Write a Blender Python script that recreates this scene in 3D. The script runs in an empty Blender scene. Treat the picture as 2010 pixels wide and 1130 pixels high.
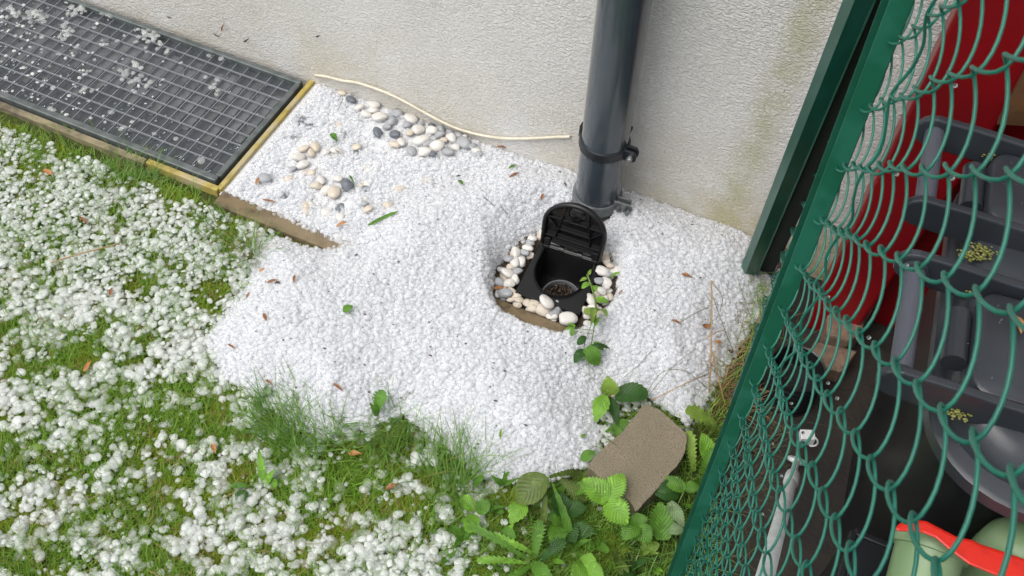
import bpy, math, random
import numpy as np
from mathutils import Vector, Matrix, noise as mnoise

R_ = math.radians
rng = np.random.default_rng(7)
random.seed(7)
SC = bpy.context.scene
COL = SC.collection

# ------------------------------------------------------------------ camera
FPX, CX, CY = 2121.85, 1005.0, 565.0
PITCH, ROLL, YAW, CAMH = R_(52.96), R_(-2.98), R_(-22.6), 1.75
cp, sp = math.cos(PITCH), math.sin(PITCH)
FW = Vector((math.sin(YAW)*cp, math.cos(YAW)*cp, -sp))
RT = Vector((math.cos(YAW), -math.sin(YAW), 0))
DN = FW.cross(RT)
c_, s_ = math.cos(ROLL), math.sin(ROLL)
R2 = RT*c_ + DN*s_
D2 = RT*(-s_) + DN*c_
CAM0 = Vector((0, 0, CAMH))
cd = bpy.data.cameras.new('camera'); cam = bpy.data.objects.new('camera', cd); COL.objects.link(cam)
cd.sensor_width = 36.0; cd.lens = 36.0*FPX/2010.0
cd.clip_start = 0.02; cd.clip_end = 300.0
cd.dof.use_dof = True; cd.dof.focus_distance = 1.85; cd.dof.aperture_fstop = 38.0
m = Matrix.Identity(4)
for i in range(3):
    m[i][0] = R2[i]; m[i][1] = -D2[i]; m[i][2] = -FW[i]; m[i][3] = CAM0[i]
cam.matrix_world = m
SC.camera = cam

# ------------------------------------------------------------------ light
SUN_EL, SUN_AZ = R_(62), R_(215)
w = bpy.data.worlds.new('World'); SC.world = w; w.use_nodes = True
wn = w.node_tree.nodes; wl = w.node_tree.links
bg = wn['Background']; sky = wn.new('ShaderNodeTexSky'); sky.sky_type = 'NISHITA'
sky.sun_disc = False; sky.sun_elevation = SUN_EL; sky.sun_rotation = SUN_AZ
sky.air_density = 1.0; sky.dust_density = 5.0; sky.ozone_density = 1.0
hs = wn.new('ShaderNodeHueSaturation'); hs.inputs['Saturation'].default_value = 0.35
wl.new(sky.outputs[0], hs.inputs['Color']); wl.new(hs.outputs[0], bg.inputs[0]); bg.inputs[1].default_value = 0.15
sd = bpy.data.lights.new('sun', 'SUN'); sd.energy = .9; sd.angle = R_(55); sd.color = (1, .975, .94)
sun = bpy.data.objects.new('sun', sd); COL.objects.link(sun)
sdir = Vector((math.sin(SUN_AZ)*math.cos(SUN_EL), math.cos(SUN_AZ)*math.cos(SUN_EL), math.sin(SUN_EL)))
sun.rotation_euler = sdir.to_track_quat('Z', 'Y').to_euler()
vs = SC.view_settings
vs.view_transform = 'Standard'; vs.look = 'None'; vs.exposure = 0.38; vs.gamma = 1.0; vs.use_curve_mapping = False
SC.cycles.max_bounces = 12; SC.cycles.diffuse_bounces = 8; SC.cycles.transmission_bounces = 8; SC.cycles.transparent_max_bounces = 24
SC.cycles.caustics_reflective = True; SC.cycles.caustics_refractive = True; SC.cycles.blur_glossy = .5

# ------------------------------------------------------------------ pixel -> real surface
def ray(px, py):
    return R2*((px-CX)/FPX) + D2*((py-CY)/FPX) + FW
def G(px, py, z=0.0):
    d = ray(px, py); t = (z-CAMH)/d.z; return CAM0 + d*t
def Y(px, py, y):
    d = ray(px, py); return CAM0 + d*(y/d.y)
WALL = 1.56

# ------------------------------------------------------------------ materials
MATS = {}
def mat(name, base, rough=.5, spec=.5, metal=0., bump=None, var=None, var2=None, isl=None, trans=0., sss=0., coat=0., translucent=0., ior=1.45, leafveins=False):
    if name in MATS: return MATS[name]
    mt = bpy.data.materials.new(name); mt.use_nodes = True; MATS[name] = mt
    n = mt.node_tree.nodes; l = mt.node_tree.links
    p = n['Principled BSDF']
    p.inputs['Base Color'].default_value = (*base, 1); p.inputs['Roughness'].default_value = rough
    p.inputs['Specular IOR Level'].default_value = spec; p.inputs['Metallic'].default_value = metal
    p.inputs['Transmission Weight'].default_value = trans; p.inputs['IOR'].default_value = ior
    p.inputs['Coat Weight'].default_value = coat; p.inputs['Coat Roughness'].default_value = .08
    if sss:
        p.inputs['Subsurface Weight'].default_value = sss; p.inputs['Subsurface Radius'].default_value = (.01, .01, .012)
        p.inputs['Subsurface Scale'].default_value = 1.0
    tc = n.new('ShaderNodeTexCoord'); cur = None
    def mix(fac, a, b):
        mx = n.new('ShaderNodeMix'); mx.data_type = 'RGBA'
        l.new(fac, mx.inputs[0])
        if hasattr(a, 'node'): l.new(a, mx.inputs[6])
        else: mx.inputs[6].default_value = (*a, 1)
        mx.inputs[7].default_value = (*b, 1)
        return mx.outputs[2]
    cur = base
    for v in (var, var2):
        if v:
            sc, colr, lo, hi = v[:4]
            nz = n.new('ShaderNodeTexNoise'); nz.inputs['Scale'].default_value = sc; nz.inputs['Detail'].default_value = 5
            l.new(tc.outputs['Object'], nz.inputs['Vector'])
            mr = n.new('ShaderNodeMapRange'); mr.inputs[1].default_value = lo; mr.inputs[2].default_value = hi; mr.clamp = True
            l.new(nz.outputs['Fac'], mr.inputs[0]); cur = mix(mr.outputs[0], cur, colr)
    if isl:
        ge = n.new('ShaderNodeNewGeometry')
        mr = n.new('ShaderNodeMapRange'); mr.inputs[1].default_value = isl[1]; mr.inputs[2].default_value = isl[2]
        l.new(ge.outputs['Random Per Island'], mr.inputs[0]); cur = mix(mr.outputs[0], cur, isl[0])
    if leafveins:
        uv = n.new('ShaderNodeUVMap'); sx = n.new('ShaderNodeSeparateXYZ'); l.new(uv.outputs[0], sx.inputs[0])
        ab = n.new('ShaderNodeMath'); ab.operation = 'ABSOLUTE'; l.new(sx.outputs[0], ab.inputs[0])
        m1 = n.new('ShaderNodeMath'); m1.operation = 'MULTIPLY_ADD'; m1.inputs[1].default_value = -.35; l.new(ab.outputs[0], m1.inputs[0]); l.new(sx.outputs[1], m1.inputs[2])
        m2 = n.new('ShaderNodeMath'); m2.operation = 'MULTIPLY'; m2.inputs[1].default_value = 8.0; l.new(m1.outputs[0], m2.inputs[0])
        fr = n.new('ShaderNodeMath'); fr.operation = 'PINGPONG'; fr.inputs[1].default_value = .5; l.new(m2.outputs[0], fr.inputs[0])
        mn = n.new('ShaderNodeMath'); mn.operation = 'MULTIPLY'; mn.inputs[1].default_value = 4.; l.new(ab.outputs[0], mn.inputs[0])
        m3 = n.new('ShaderNodeMath'); m3.operation = 'MINIMUM'; l.new(fr.outputs[0], m3.inputs[0]); l.new(mn.outputs[0], m3.inputs[1])
        mr = n.new('ShaderNodeMapRange'); mr.inputs[1].default_value = .0; mr.inputs[2].default_value = .12; mr.inputs[3].default_value = .32; mr.inputs[4].default_value = 0.
        l.new(m3.outputs[0], mr.inputs[0]); cur = mix(mr.outputs[0], cur, leafveins)
        bm = n.new('ShaderNodeBump'); bm.inputs['Strength'].default_value = .6; bm.inputs['Distance'].default_value = .002
        l.new(fr.outputs[0], bm.inputs['Height']); l.new(bm.outputs[0], p.inputs['Normal'])
    if hasattr(cur, 'node'): l.new(cur, p.inputs['Base Color'])
    if bump:
        sc, st, di = bump[:3]
        nz = n.new('ShaderNodeTexNoise'); nz.inputs['Scale'].default_value = sc; nz.inputs['Detail'].default_value = bump[3] if len(bump) > 3 else 4
        l.new(tc.outputs['Object'], nz.inputs['Vector'])
        bm = n.new('ShaderNodeBump'); bm.inputs['Strength'].default_value = st; bm.inputs['Distance'].default_value = di
        l.new(nz.outputs['Fac'], bm.inputs['Height']); l.new(bm.outputs[0], p.inputs['Normal'])
    if translucent:
        tr = n.new('ShaderNodeBsdfTranslucent'); ms = n.new('ShaderNodeMixShader'); ms.inputs[0].default_value = translucent
        if hasattr(cur, 'node'): l.new(cur, tr.inputs[0])
        else: tr.inputs[0].default_value = (*base, 1)
        l.new(p.outputs[0], ms.inputs[1]); l.new(tr.outputs[0], ms.inputs[2]); l.new(ms.outputs[0], n['Material Output'].inputs[0])
    return mt

# ------------------------------------------------------------------ mesh builders
class MB:
    def __init__(s): s.v = []; s.f = []; s.uv = None
    def add(s, vs, fs):
        o = len(s.v); s.v += [Vector(q) for q in vs]; s.f += [tuple(i+o for i in f) for f in fs]; return s
    def box(s, c, d, rot=None):
        c = Vector(c); h = Vector(d)/2; P = []
        for x in (-1, 1):
            for y in (-1, 1):
                for z in (-1, 1):
                    q = Vector((x*h.x, y*h.y, z*h.z))
                    if rot is not None: q = rot @ q
                    P.append(c+q)
        return s.add(P, [(0,1,3,2),(4,6,7,5),(0,4,5,1),(2,3,7,6),(0,2,6,4),(1,5,7,3)])
    def tube(s, pts, r, n=8, closed=False, cap=True):
        pts = [Vector(p) for p in pts]; N = len(pts)
        rs = r if isinstance(r, (list, tuple)) else [r]*N
        t0 = (pts[1]-pts[0]).normalized()
        a = Vector((0,0,1)) if abs(t0.z) < .9 else Vector((1,0,0))
        u = t0.cross(a).normalized(); V = []; prev = t0
        for i, p in enumerate(pts):
            if closed: t = (pts[(i+1) % N]-pts[i-1]).normalized()
            else: t = (pts[min(i+1, N-1)]-pts[max(i-1, 0)]).normalized()
            u = (u - t*u.dot(t)).normalized(); b = t.cross(u)
            for k in range(n):
                an = 2*math.pi*k/n; V.append(p + (u*math.cos(an)+b*math.sin(an))*rs[i])
        F = []
        for i in range(N if closed else N-1):
            for k in range(n):
                k2 = (k+1) % n; j = (i+1) % N
                F.append((i*n+k, i*n+k2, j*n+k2, j*n+k))
        if cap and not closed:
            F.append(tuple(range(n))[::-1]); F.append(tuple((N-1)*n+k for k in range(n)))
        return s.add(V, F)
    def prism(s, out, ax0, axu, axv, axn, t):
        """outline (u,v) list extruded by t along axn"""
        o = Vector(ax0); u = Vector(axu); v = Vector(axv); nn = Vector(axn)*t; N = len(out)
        A = [o+u*a+v*b for a, b in out]; B = [q+nn for q in A]
        F = [tuple(range(N))[::-1], tuple(range(N, 2*N))] + [(i, (i+1) % N, N+(i+1) % N, N+i) for i in range(N)]
        return s.add(A+B, F)
    def lathe(s, prof, c, n=32, axis=None):
        c = Vector(c); V = []; M = axis if axis is not None else Matrix.Identity(3)
        for r, z in prof:
            for k in range(n):
                a = 2*math.pi*k/n; V.append(c + M @ Vector((r*math.cos(a), r*math.sin(a), z)))
        F = []
        for i in range(len(prof)-1):
            for k in range(n):
                k2 = (k+1) % n; F.append((i*n+k, i*n+k2, (i+1)*n+k2, (i+1)*n+k))
        return s.add(V, F)
    def build(s, name, m, parent=None, smooth=False, bevel=0., auto=None):
        off = parent_off(parent)
        me = bpy.data.meshes.new(name); me.from_pydata([tuple(q-off) for q in s.v], [], s.f); me.update()
        if s.uv:
            uvl = me.uv_layers.new(name='UVMap')
            for lp in me.loops: uvl.data[lp.index].uv = s.uv[lp.vertex_index]
        o = bpy.data.objects.new(name, me); COL.objects.link(o); me.materials.append(m)
        import bmesh
        bm = bmesh.new(); bm.from_mesh(me); bmesh.ops.recalc_face_normals(bm, faces=bm.faces); bm.to_mesh(me); bm.free()
        if smooth:
            me.polygons.foreach_set('use_smooth', [True]*len(me.polygons))
            if auto is not None: me.set_sharp_from_angle(angle=R_(auto))
        if bevel:
            b = o.modifiers.new('bevel', 'BEVEL'); b.width = bevel; b.segments = 2; b.limit_method = 'ANGLE'; b.angle_limit = R_(35)
        if parent: o.parent = parent
        return o
def parent_off(p):
    off = Vector((0,0,0))
    while p is not None: off = off + p.location; p = p.parent
    return off
def tag(o, label, cat, group=None, kind=None):
    if label: o['label'] = label
    if cat: o['category'] = cat
    if group: o['group'] = group
    if kind: o['kind'] = kind
    return o
def thing(name, label, cat, loc=(0,0,0), group=None):
    o = bpy.data.objects.new(name, None); COL.objects.link(o); o.location = Vector(loc); o.empty_display_size = .02
    return tag(o, label, cat, group)
def bigmesh(name, V, F, m, smooth=True):
    """numpy arrays V (n,3), F (m,k)"""
    me = bpy.data.meshes.new(name); k = F.shape[1]
    me.vertices.add(len(V)); me.vertices.foreach_set('co', V.astype(np.float32).ravel())
    me.loops.add(F.size); me.loops.foreach_set('vertex_index', F.astype(np.int32).ravel())
    me.polygons.add(len(F)); me.polygons.foreach_set('loop_start', np.arange(0, F.size, k, dtype=np.int32))
    me.polygons.foreach_set('loop_total', np.full(len(F), k, dtype=np.int32))
    if smooth: me.polygons.foreach_set('use_smooth', np.ones(len(F), dtype=bool))
    me.update(calc_edges=True); me.materials.append(m)
    o = bpy.data.objects.new(name, me); COL.objects.link(o); return o
def ico(sub):
    import bmesh
    bm = bmesh.new(); bmesh.ops.create_icosphere(bm, subdivisions=sub, radius=1)
    V = np.array([v.co[:] for v in bm.verts]); F = np.array([[v.index for v in f.verts] for f in bm.faces]); bm.free(); return V, F
def lumps(sub, n, amp, fr, seed):
    V, F = ico(sub); out = []
    for k in range(n):
        o = Vector((seed+k*7.3, k*3.1, 0))
        s = np.array([1+amp*mnoise.noise(Vector(v)*fr+o) for v in V]); out.append(V*s[:, None])
    return out, F

# ------------------------------------------------------------------ height fields
def sdf(poly, X, Yv):
    """signed distance, positive inside"""
    P = np.array(poly); d = np.full(X.shape, 1e9); ins = np.zeros(X.shape, bool)
    for i in range(len(P)):
        a = P[i]; b = P[(i+1) % len(P)]; e = b-a
        t = np.clip(((X-a[0])*e[0]+(Yv-a[1])*e[1])/(e@e+1e-12), 0, 1)
        d = np.minimum(d, (X-a[0]-t*e[0])**2+(Yv-a[1]-t*e[1])**2)
        c = ((a[1] > Yv) != (b[1] > Yv)) & (X < (b[0]-a[0])*(Yv-a[1])/(b[1]-a[1]+1e-12)+a[0]); ins ^= c
    d = np.sqrt(d); return np.where(ins, d, -d)
def ss(a, b, x): 
    t = np.clip((x-a)/(b-a), 0, 1); return t*t*(3-2*t)
def vnoise(X, Yv, sc, seed=0, oct=3):
    """value noise, smooth, about 0..1"""
    out = np.zeros(X.shape); amp = 1.; tot = 0
    for o in range(oct):
        g = np.random.default_rng(seed*31+o).random((97, 97)); x = X*sc*2**o+500.3; y = Yv*sc*2**o+500.7
        xi = np.floor(x).astype(int); yi = np.floor(y).astype(int); fx = x-xi; fy = y-yi
        fx = fx*fx*(3-2*fx); fy = fy*fy*(3-2*fy); xi %= 97; yi %= 97; x2 = (xi+1) % 97; y2 = (yi+1) % 97
        out += amp*((g[yi, xi]*(1-fx)+g[yi, x2]*fx)*(1-fy)+(g[y2, xi]*(1-fx)+g[y2, x2]*fx)*fy); tot += amp; amp *= .5
    return out/tot
def poly_px(L, z): return [tuple(G(a, b, z)[:2]) for a, b in L]

MOUND = poly_px([(800,372),(745,402),(710,440),(690,472),(640,492),(590,478),(540,462),(505,470),(500,520),(470,580),(430,630),(405,670),(440,740),(520,790),(575,835),(640,862),(715,838),(790,815),(880,880),(940,935),(1040,955),(1110,935),(1165,905),(1182,860),(1172,810),(1195,765),(1262,775),(1310,805),(1350,835),(1385,790),(1425,730),(1462,660),(1512,590),(1530,545)], .0)
MOUND += [(-.05, 1.53), (-.11, 1.60), (-.30, 1.60), (-.55, 1.60), (-.66, 1.565), (-.70, 1.53)]
PIT = poly_px([(976,514),(1002,486),(1044,456),(1080,440),(1190,478),(1216,515),(1210,560),(1203,585),(1172,618),(1140,642),(1095,654),(1040,637),(984,608),(968,570)], .02)
THIN = [(-1.165, 1.57), (-.45, 1.57), (-.55, 1.38), (-.80, 1.16), (-1.165, 1.18)]
def terrain(X, Yv):
    """bare ground under the hail"""
    z = np.where(Yv > 1.183, -.008, -.016) + .006*(vnoise(X, Yv, 9., 3)-.5)
    z = np.where(Yv > 1.183, z, z - .010*ss(1.16, .5, Yv))
    z = np.where((X < -1.185) & (Yv > 1.178), -.07, z)
    inbox = (X > -.50) & (X < -.36) & (Yv > 1.20) & (Yv < 1.36)
    z = np.where(inbox, -.16, z)
    return z
def hail(X, Yv):
    dm = sdf(MOUND, X, Yv); dp = sdf(PIT, X, Yv)
    n1 = vnoise(X, Yv, 7., 5); n2 = vnoise(X, Yv, 30., 6)
    h = .046*ss(0., .15, dm+.03*(n1-.5)*ss(0,.05,dm))*(.85+.30*n1) + .009*ss(0, .04, dm) + .005*(n2-.5)*ss(0, .03, dm)
    up = ss(1.22, 1.36, Yv)*ss(-.42, -.52, X)             # the side of the hollow that slopes gently
    wdt = .028+.075*up
    h = h*(1-ss(-wdt, .008, dp)) - .022*ss(-wdt*.4, .012, dp)
    h = h*(1-.80*np.exp(-(((X+.4355)/.062)**2+((Yv-1.425)/.055)**2)**2))
    thin = sdf(THIN, X, Yv)
    n3 = vnoise(X, Yv, 16., 9)
    ht = np.where(thin > -.02, .010*(n3-.25)*ss(-.02, .03, thin)+.004*ss(-.02,.02,thin), -.03)
    return np.maximum(np.where(dm > 0, h, -.03), np.where(dp > -.06, -.03, ht))
def top(X, Yv):
    X = np.asarray(X, float); Yv = np.asarray(Yv, float)
    t = terrain(X, Yv); return np.maximum(t, t*0+hail(X, Yv))
def top1(x, y): return float(top(np.array([x]), np.array([y]))[0])
def S(px, py, extra=0.):
    """the point of the ground or hail surface that stands at this place of the yard"""
    z = 0.03
    for _ in range(8):
        p = G(px, py, z+extra); z = top1(p.x, p.y)
    return G(px, py, z+extra)
def in_box(X, Yv): return (X > -.50) & (X < -.36) & (Yv > 1.20) & (Yv < 1.36)

# ------------------------------------------------------------------ setting: wall and grounds
def plaster():
    mt = bpy.data.materials.new('roughcast_plaster'); mt.use_nodes = True
    n = mt.node_tree.nodes; l = mt.node_tree.links; p = n['Principled BSDF']; p.inputs['Roughness'].default_value = .75; p.inputs['Specular IOR Level'].default_value = .35
    tc = n.new('ShaderNodeTexCoord'); sep = n.new('ShaderNodeSeparateXYZ'); l.new(tc.outputs['Object'], sep.inputs[0])
    def noise(sc, det=3, dist=0., vec=None):
        q = n.new('ShaderNodeTexNoise'); q.inputs['Scale'].default_value = sc; q.inputs['Detail'].default_value = det; q.inputs['Distortion'].default_value = dist
        l.new(vec or tc.outputs['Object'], q.inputs['Vector']); return q.outputs['Fac']
    def rng_(src, a, b, c=0., d=1.):
        q = n.new('ShaderNodeMapRange'); q.clamp = True
        for i, v in enumerate((a, b, c, d)): q.inputs[i+1].default_value = v
        l.new(src, q.inputs[0]); return q.outputs[0]
    def mul(a, b, op='MULTIPLY'):
        q = n.new('ShaderNodeMath'); q.operation = op
        for i, v in enumerate((a, b)):
            if hasattr(v, 'node'): l.new(v, q.inputs[i])
            else: q.inputs[i].default_value = v
        return q.outputs[0]
    def mix(f, a, b):
        q = n.new('ShaderNodeMix'); q.data_type = 'RGBA'; l.new(f, q.inputs[0])
        if hasattr(a, 'node'): l.new(a, q.inputs[6])
        else: q.inputs[6].default_value = (*a, 1)
        q.inputs[7].default_value = (*b, 1); return q.outputs[2]
    col = mix(rng_(noise(6., 4), .35, .7), (.75, .742, .715), (.70, .69, .665))
    # damp earth stain low on the wall
    low = mul(rng_(sep.outputs['Z'], .02, .30, 1., 0.), rng_(noise(7., 4), .3, .65))
    col = mix(mul(low, .65), col, (.58, .52, .40))
    # green algae band beside the fence
    zb = mul(sep.outputs['Z'], .085); xs = mul(mul(sep.outputs['X'], zb, 'SUBTRACT'), .178, 'ADD')
    band = mul(rng_(mul(xs, 0., 'ABSOLUTE'), .012, .045, 1., 0.), rng_(noise(14., 5), .3, .6))
    col = mix(mul(band, .62), col, (.47, .46, .27))
    foot = mul(mul(rng_(sep.outputs['Z'], .01, .15, 1., 0.), rng_(sep.outputs['X'], -.40, -.12)), rng_(noise(18., 5), .25, .6))
    col = mix(mul(foot, .95), col, (.48, .43, .23))
    spot = mul(rng_(noise(3.2, 2), .60, .72), rng_(noise(40., 3), .45, .7)); col = mix(mul(spot, .5), col, (.45, .42, .25))
    l.new(col, p.inputs['Base Color'])
    mp = n.new('ShaderNodeMapping'); mp.inputs['Scale'].default_value = (.8, 1., 1.35); l.new(tc.outputs['Object'], mp.inputs[0])
    b = noise(185., 3.2, .8, mp.outputs[0]); b2 = noise(420., 2, .3, mp.outputs[0])
    hgt = mul(rng_(b, .34, .62), mul(b2, .25), 'ADD')
    bm = n.new('ShaderNodeBump'); bm.inputs['Strength'].default_value = 1.; bm.inputs['Distance'].default_value = .0023; l.new(hgt, bm.inputs['Height']); l.new(bm.outputs[0], p.inputs['Normal'])
    return mt
PL = plaster()
wallb = MB(); wallb.box((0, WALL+.15, 1.45), (9., .3, 3.2))
tag(wallb.build('house_wall', PL), 'cream roughcast plaster house wall behind the downpipe', 'wall')

M_soil = mat('damp_soil', (.045, .034, .022), .85, var=(30., (.08, .06, .04), .35, .65), bump=(120., .8, .006))
M_lawn = mat('mossy_turf', (.045, .075, .010), .9, var=(45., (.08, .10, .014), .35, .65), var2=(9., (.05, .042, .016), .5, .75), bump=(260., 1., .012))
M_yard = mat('yard_paving', (.034, .028, .022), .8, var=(14., (.018, .016, .014), .35, .65), bump=(90., .6, .004))
gb = MB(); gb.add([(-70, -90, -.14), (70, -90, -.14), (70, 40, -.14), (-70, 40, -.14)], [(0, 1, 2, 3)])
tag(gb.build('ground', mat('meadow', (.07, .11, .025), .95, var=(3., (.05, .08, .02), .3, .7), bump=(80., 1., .02))), None, None, kind='structure')

def grid_mesh(x0, x1, y0, y1, st, zf, keep, name, m):
    xs = np.arange(x0, x1+st*.5, st); ys = np.arange(y0, y1+st*.5, st); X, Yv = np.meshgrid(xs, ys); Z = zf(X, Yv)
    nx = len(xs); V = np.stack([X.ravel(), Yv.ravel(), Z.ravel()], 1)
    i, j = np.meshgrid(np.arange(nx-1), np.arange(len(ys)-1)); a = (j*nx+i).ravel()
    F = np.stack([a, a+1, a+nx+1, a+nx], 1)
    if keep is not None:
        k = keep(X, Yv, Z); k = k.ravel(); F = F[k[F].any(1)]
        u = np.unique(F); mp = np.full(len(V), -1); mp[u] = np.arange(len(u)); V = V[u]; F = mp[F]
    return bigmesh(name, V, F, m)
lw = grid_mesh(-3.2, .0, -1.2, 1.176, .012, lambda a, b: terrain(a, b)+.012*(vnoise(a, b, 26., 12)-.5), None, 'lawn', M_lawn); tag(lw, None, None, kind='structure')
bedk = lambda a, b, z: ~in_box(a, b)
bd = grid_mesh(-1.9, -.0, 1.170, 1.575, .008, terrain, bedk, 'soil_bed', M_soil); tag(bd, None, None, kind='structure')
yb = MB(); yb.add([(.11, -1.5, -.045), (3, -1.5, -.045), (3, 1.575, -.045), (-.16, 1.575, -.045), (-.10, 1.2, -.045), (-.02, .7, -.045)], [(0, 1, 2, 3, 4, 5)])
tag(yb.build('yard_ground', M_yard), None, None, kind='structure')

# kerb: concrete edging that holds the pebble strip
kb = MB(); kb.box((-.738, 1.162, -.045), (.876, .042, .09))
M_kerb = mat('wet_concrete', (.17, .125, .066), .7, var=(40., (.08, .058, .035), .45, .62), var2=(9., (.23, .18, .11), .4, .7), bump=(260., .7, .0025))
tag(kb.build('kerb_stone', M_kerb, bevel=.003), 'brown wet concrete kerb edging between lawn and pebble strip', 'kerb')

# ------------------------------------------------------------------ downpipe
PX, PY, PR = -.4355, 1.488, .0475
M_pipe = mat('anthracite_enamel', (.038, .052, .066), .24, spec=.6, coat=.6, var=(25., (.042, .054, .064), .45, .7), bump=(18., .08, .004))
M_band = mat('dark_band', (.016, .018, .022), .38, bump=(200., .15, .001))
M_zinc = mat('weathered_zinc', (.19, .21, .215), .5, metal=.35, var=(60., (.12, .13, .13), .4, .65), bump=(160., .3, .001))
M_bolt = mat('bright_steel', (.55, .56, .56), .35, metal=.8, bump=(300., .2, .0005))
dp = thing('downpipe', 'dark grey enamelled round downpipe standing against the plaster wall', 'downpipe', (PX, PY, .0))
b = MB(); b.lathe([(PR-.003, -.02), (PR, -.02), (PR, 2.7)], (PX, PY, 0), 64); b.build('pipe', M_pipe, dp, True, auto=40)
# upper clamp: a rounded band with a bolted lug on its right
cl = MB(); prof = [(PR-.001, .196), (PR+.003, .197), (PR+.0045, .203), (PR+.0025, .208), (PR+.0045, .213), (PR+.003, .219), (PR-.001, .220)]
cl.lathe(prof, (PX, PY, 0), 64); clo = cl.build('clamp', M_band, dp, True, auto=50)
lg = MB()
for yy in (PY-.018, PY-.004):
    lg.prism([(-.002, -.013), (.018, -.013), (.025, -.008), (.026, .004), (.020, .014), (-.002, .014)], (PX+PR, yy, .208), (1, 0, 0), (0, 0, 1), (0, 1, 0), .006)
lg.tube([(PX+PR-.012, PY+.02, .206), (PX+PR-.016, WALL-.001, .200)], .0035, 8)
lg.build('lug', M_band, clo, bevel=.0015)
bo = MB(); bo.tube([(PX+PR+.014, PY-.024, .206), (PX+PR+.014, PY-.016, .206)], .0062, 6); bo.tube([(PX+PR+.014, PY-.026, .206), (PX+PR+.014, PY-.022, .206)], .003, 10); bo.build('bolt', M_bolt, clo)
le = MB(); le.prism([(-.006, -.012), (.0, -.012), (.0, .018), (-.004, .020), (-.006, .016)], (PX-PR-.001, PY-.006, .216), (1, 0, 0), (0, 0, 1), (0, 1, 0), .012); le.build('hinge_tab', M_band, clo, bevel=.001)
# lower clamp in pale zinc
c2 = MB(); c2.lathe([(PR-.001, .036), (PR+.0045, .036), (PR+.005, .040), (PR+.005, .058), (PR+.0045, .062), (PR-.001, .062)], (PX, PY, 0), 64); c2o = c2.build('clamp', M_zinc, dp, True, auto=40)
sl = MB(); sl.lathe([(PR+.0052, .026), (PR+.0065, .028), (PR+.0065, .034), (PR+.004, .036)], (PX, PY, 0), 64); sl.build('seal', M_band, c2o, True)
lg = MB(); lg.prism([(-.002, -.012), (.012, -.014), (.036, -.011), (.043, -.004), (.042, .006), (.034, .011), (.010, .012), (-.002, .012)], (PX+PR-.002, PY-.022, .062), (.9, .1, 0), (0, 0, 1), (0, 1, 0), .004); lg.prism([(0, -.011), (.034, -.010), (.034, .010), (0, .011)], (PX+PR-.002, PY-.006, .062), (.9, .1, 0), (0, 0, 1), (0, 1, 0), .004)
lg.build('lug', M_zinc, c2o, bevel=.0015)
for k, (dx, dz) in enumerate(((.010, .062), (.030, .060), (.020, .073))):
    bo = MB(); bo.tube([(PX+PR+dx, PY-.031, dz), (PX+PR+dx, PY-.022, dz)], .0052, 8); bo.tube([(PX+PR+dx, PY-.034, dz), (PX+PR+dx, PY-.030, dz)], .003, 8); bo.build('bolt', M_zinc, c2o)

# cable along the wall
cpts = [Y(x, y, WALL-.006) for x, y in ((625,148),(645,151),(672,158),(700,162),(735,173),(768,186),(800,202),(832,220),(862,236),(895,251),(935,263),(975,270),(1010,272),(1050,271),(1085,269),(1119,268))]
g0 = G(600, 148, .004); g1 = G(588, 158, -.02)
ext = [g1, G(592, 152, -.005), g0, G(611, 147, .006)+Vector((0, .0, .0))]
def smooth_pts(P, k=4):
    P = [Vector(p) for p in P]; out = []
    for i in range(len(P)-1):
        a = P[max(i-1, 0)]; b_ = P[i]; c = P[i+1]; d = P[min(i+2, len(P)-1)]
        for q in range(k):
            t = q/k; out.append(.5*((2*b_)+(c-a)*t+(2*a-5*b_+4*c-d)*t*t+(3*b_-a-3*c+d)*t**3))
    out.append(P[-1]); return out
cb = MB(); cb.tube(smooth_pts(ext+cpts), .0034, 8)
tag(cb.build('cable', mat('cream_pvc', (.66, .62, .50), .45, var=(30., (.55, .50, .38), .4, .7)), None, True), 'thin cream cable sagging along the wall from grate to downpipe', 'cable')

# ------------------------------------------------------------------ light well with its grate
GX1, GY0, GY1, GX0 = -1.192, 1.186, 1.545, -2.42
lw = thing('light_well_grate', 'wet metal grate over the light well beside the house wall', 'grate', ((GX0+GX1)/2, (GY0+GY1)/2, -.02))
M_rim = mat('yellow_edge', (.42, .33, .085), .55, var=(60., (.30, .23, .07), .45, .65), var2=(14., (.40, .34, .20), .5, .62), bump=(200., .5, .0015))
M_gal = mat('dull_galvanised', (.16, .18, .18), .42, metal=.45, var=(40., (.10, .115, .115), .4, .65), bump=(120., .3, .001))
M_wire = mat('galvanised_bar', (.36, .38, .41), .4, metal=.5, bump=(300., .2, .0005))
M_tray = mat('wet_grey_plastic', (.058, .066, .075), .24, spec=.6, var=(26., (.062, .068, .072), .4, .65), bump=(420., .35, .0012))
M_tray2 = mat('wet_pale_plastic', (.135, .145, .15), .24, spec=.6, var=(26., (.08, .088, .09), .4, .65), bump=(420., .5, .0015))
b = MB(); b.box((GX1-.085, GY0-.008, -.012), (.185, .014, .036)); b.box((GX1+.008, (GY0+GY1)/2+.004, -.0122), (.012, GY1-GY0+.024, .0364)); b.build('rim', M_rim, lw, bevel=.002)
b = MB(); b.box(((GX0+GX1)/2-.004, GY0+.012, .0), (GX1-GX0-.008, .016, .022)); b.box(((GX0+GX1)/2-.004, GY1-.006, .0), (GX1-GX0-.008, .014, .022)); b.box((GX1-.012, (GY0+GY1)/2+.003, .0), (.014, GY1-GY0-.034, .0215)); b.build('frame', M_gal, lw, bevel=.002)
b = MB(); x = GX1-.019-.033
while x > GX0+.02:
    b.box((x, (GY0+GY1)/2+.003, .0018), (.0014, GY1-GY0-.034, .004)); x -= .0322
y = GY0+.020+.036
while y < GY1-.02:
    b.box(((GX0+GX1)/2-.008, y, .0036), (GX1-GX0-.024, .0016, .0048)); y += .0327
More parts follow.
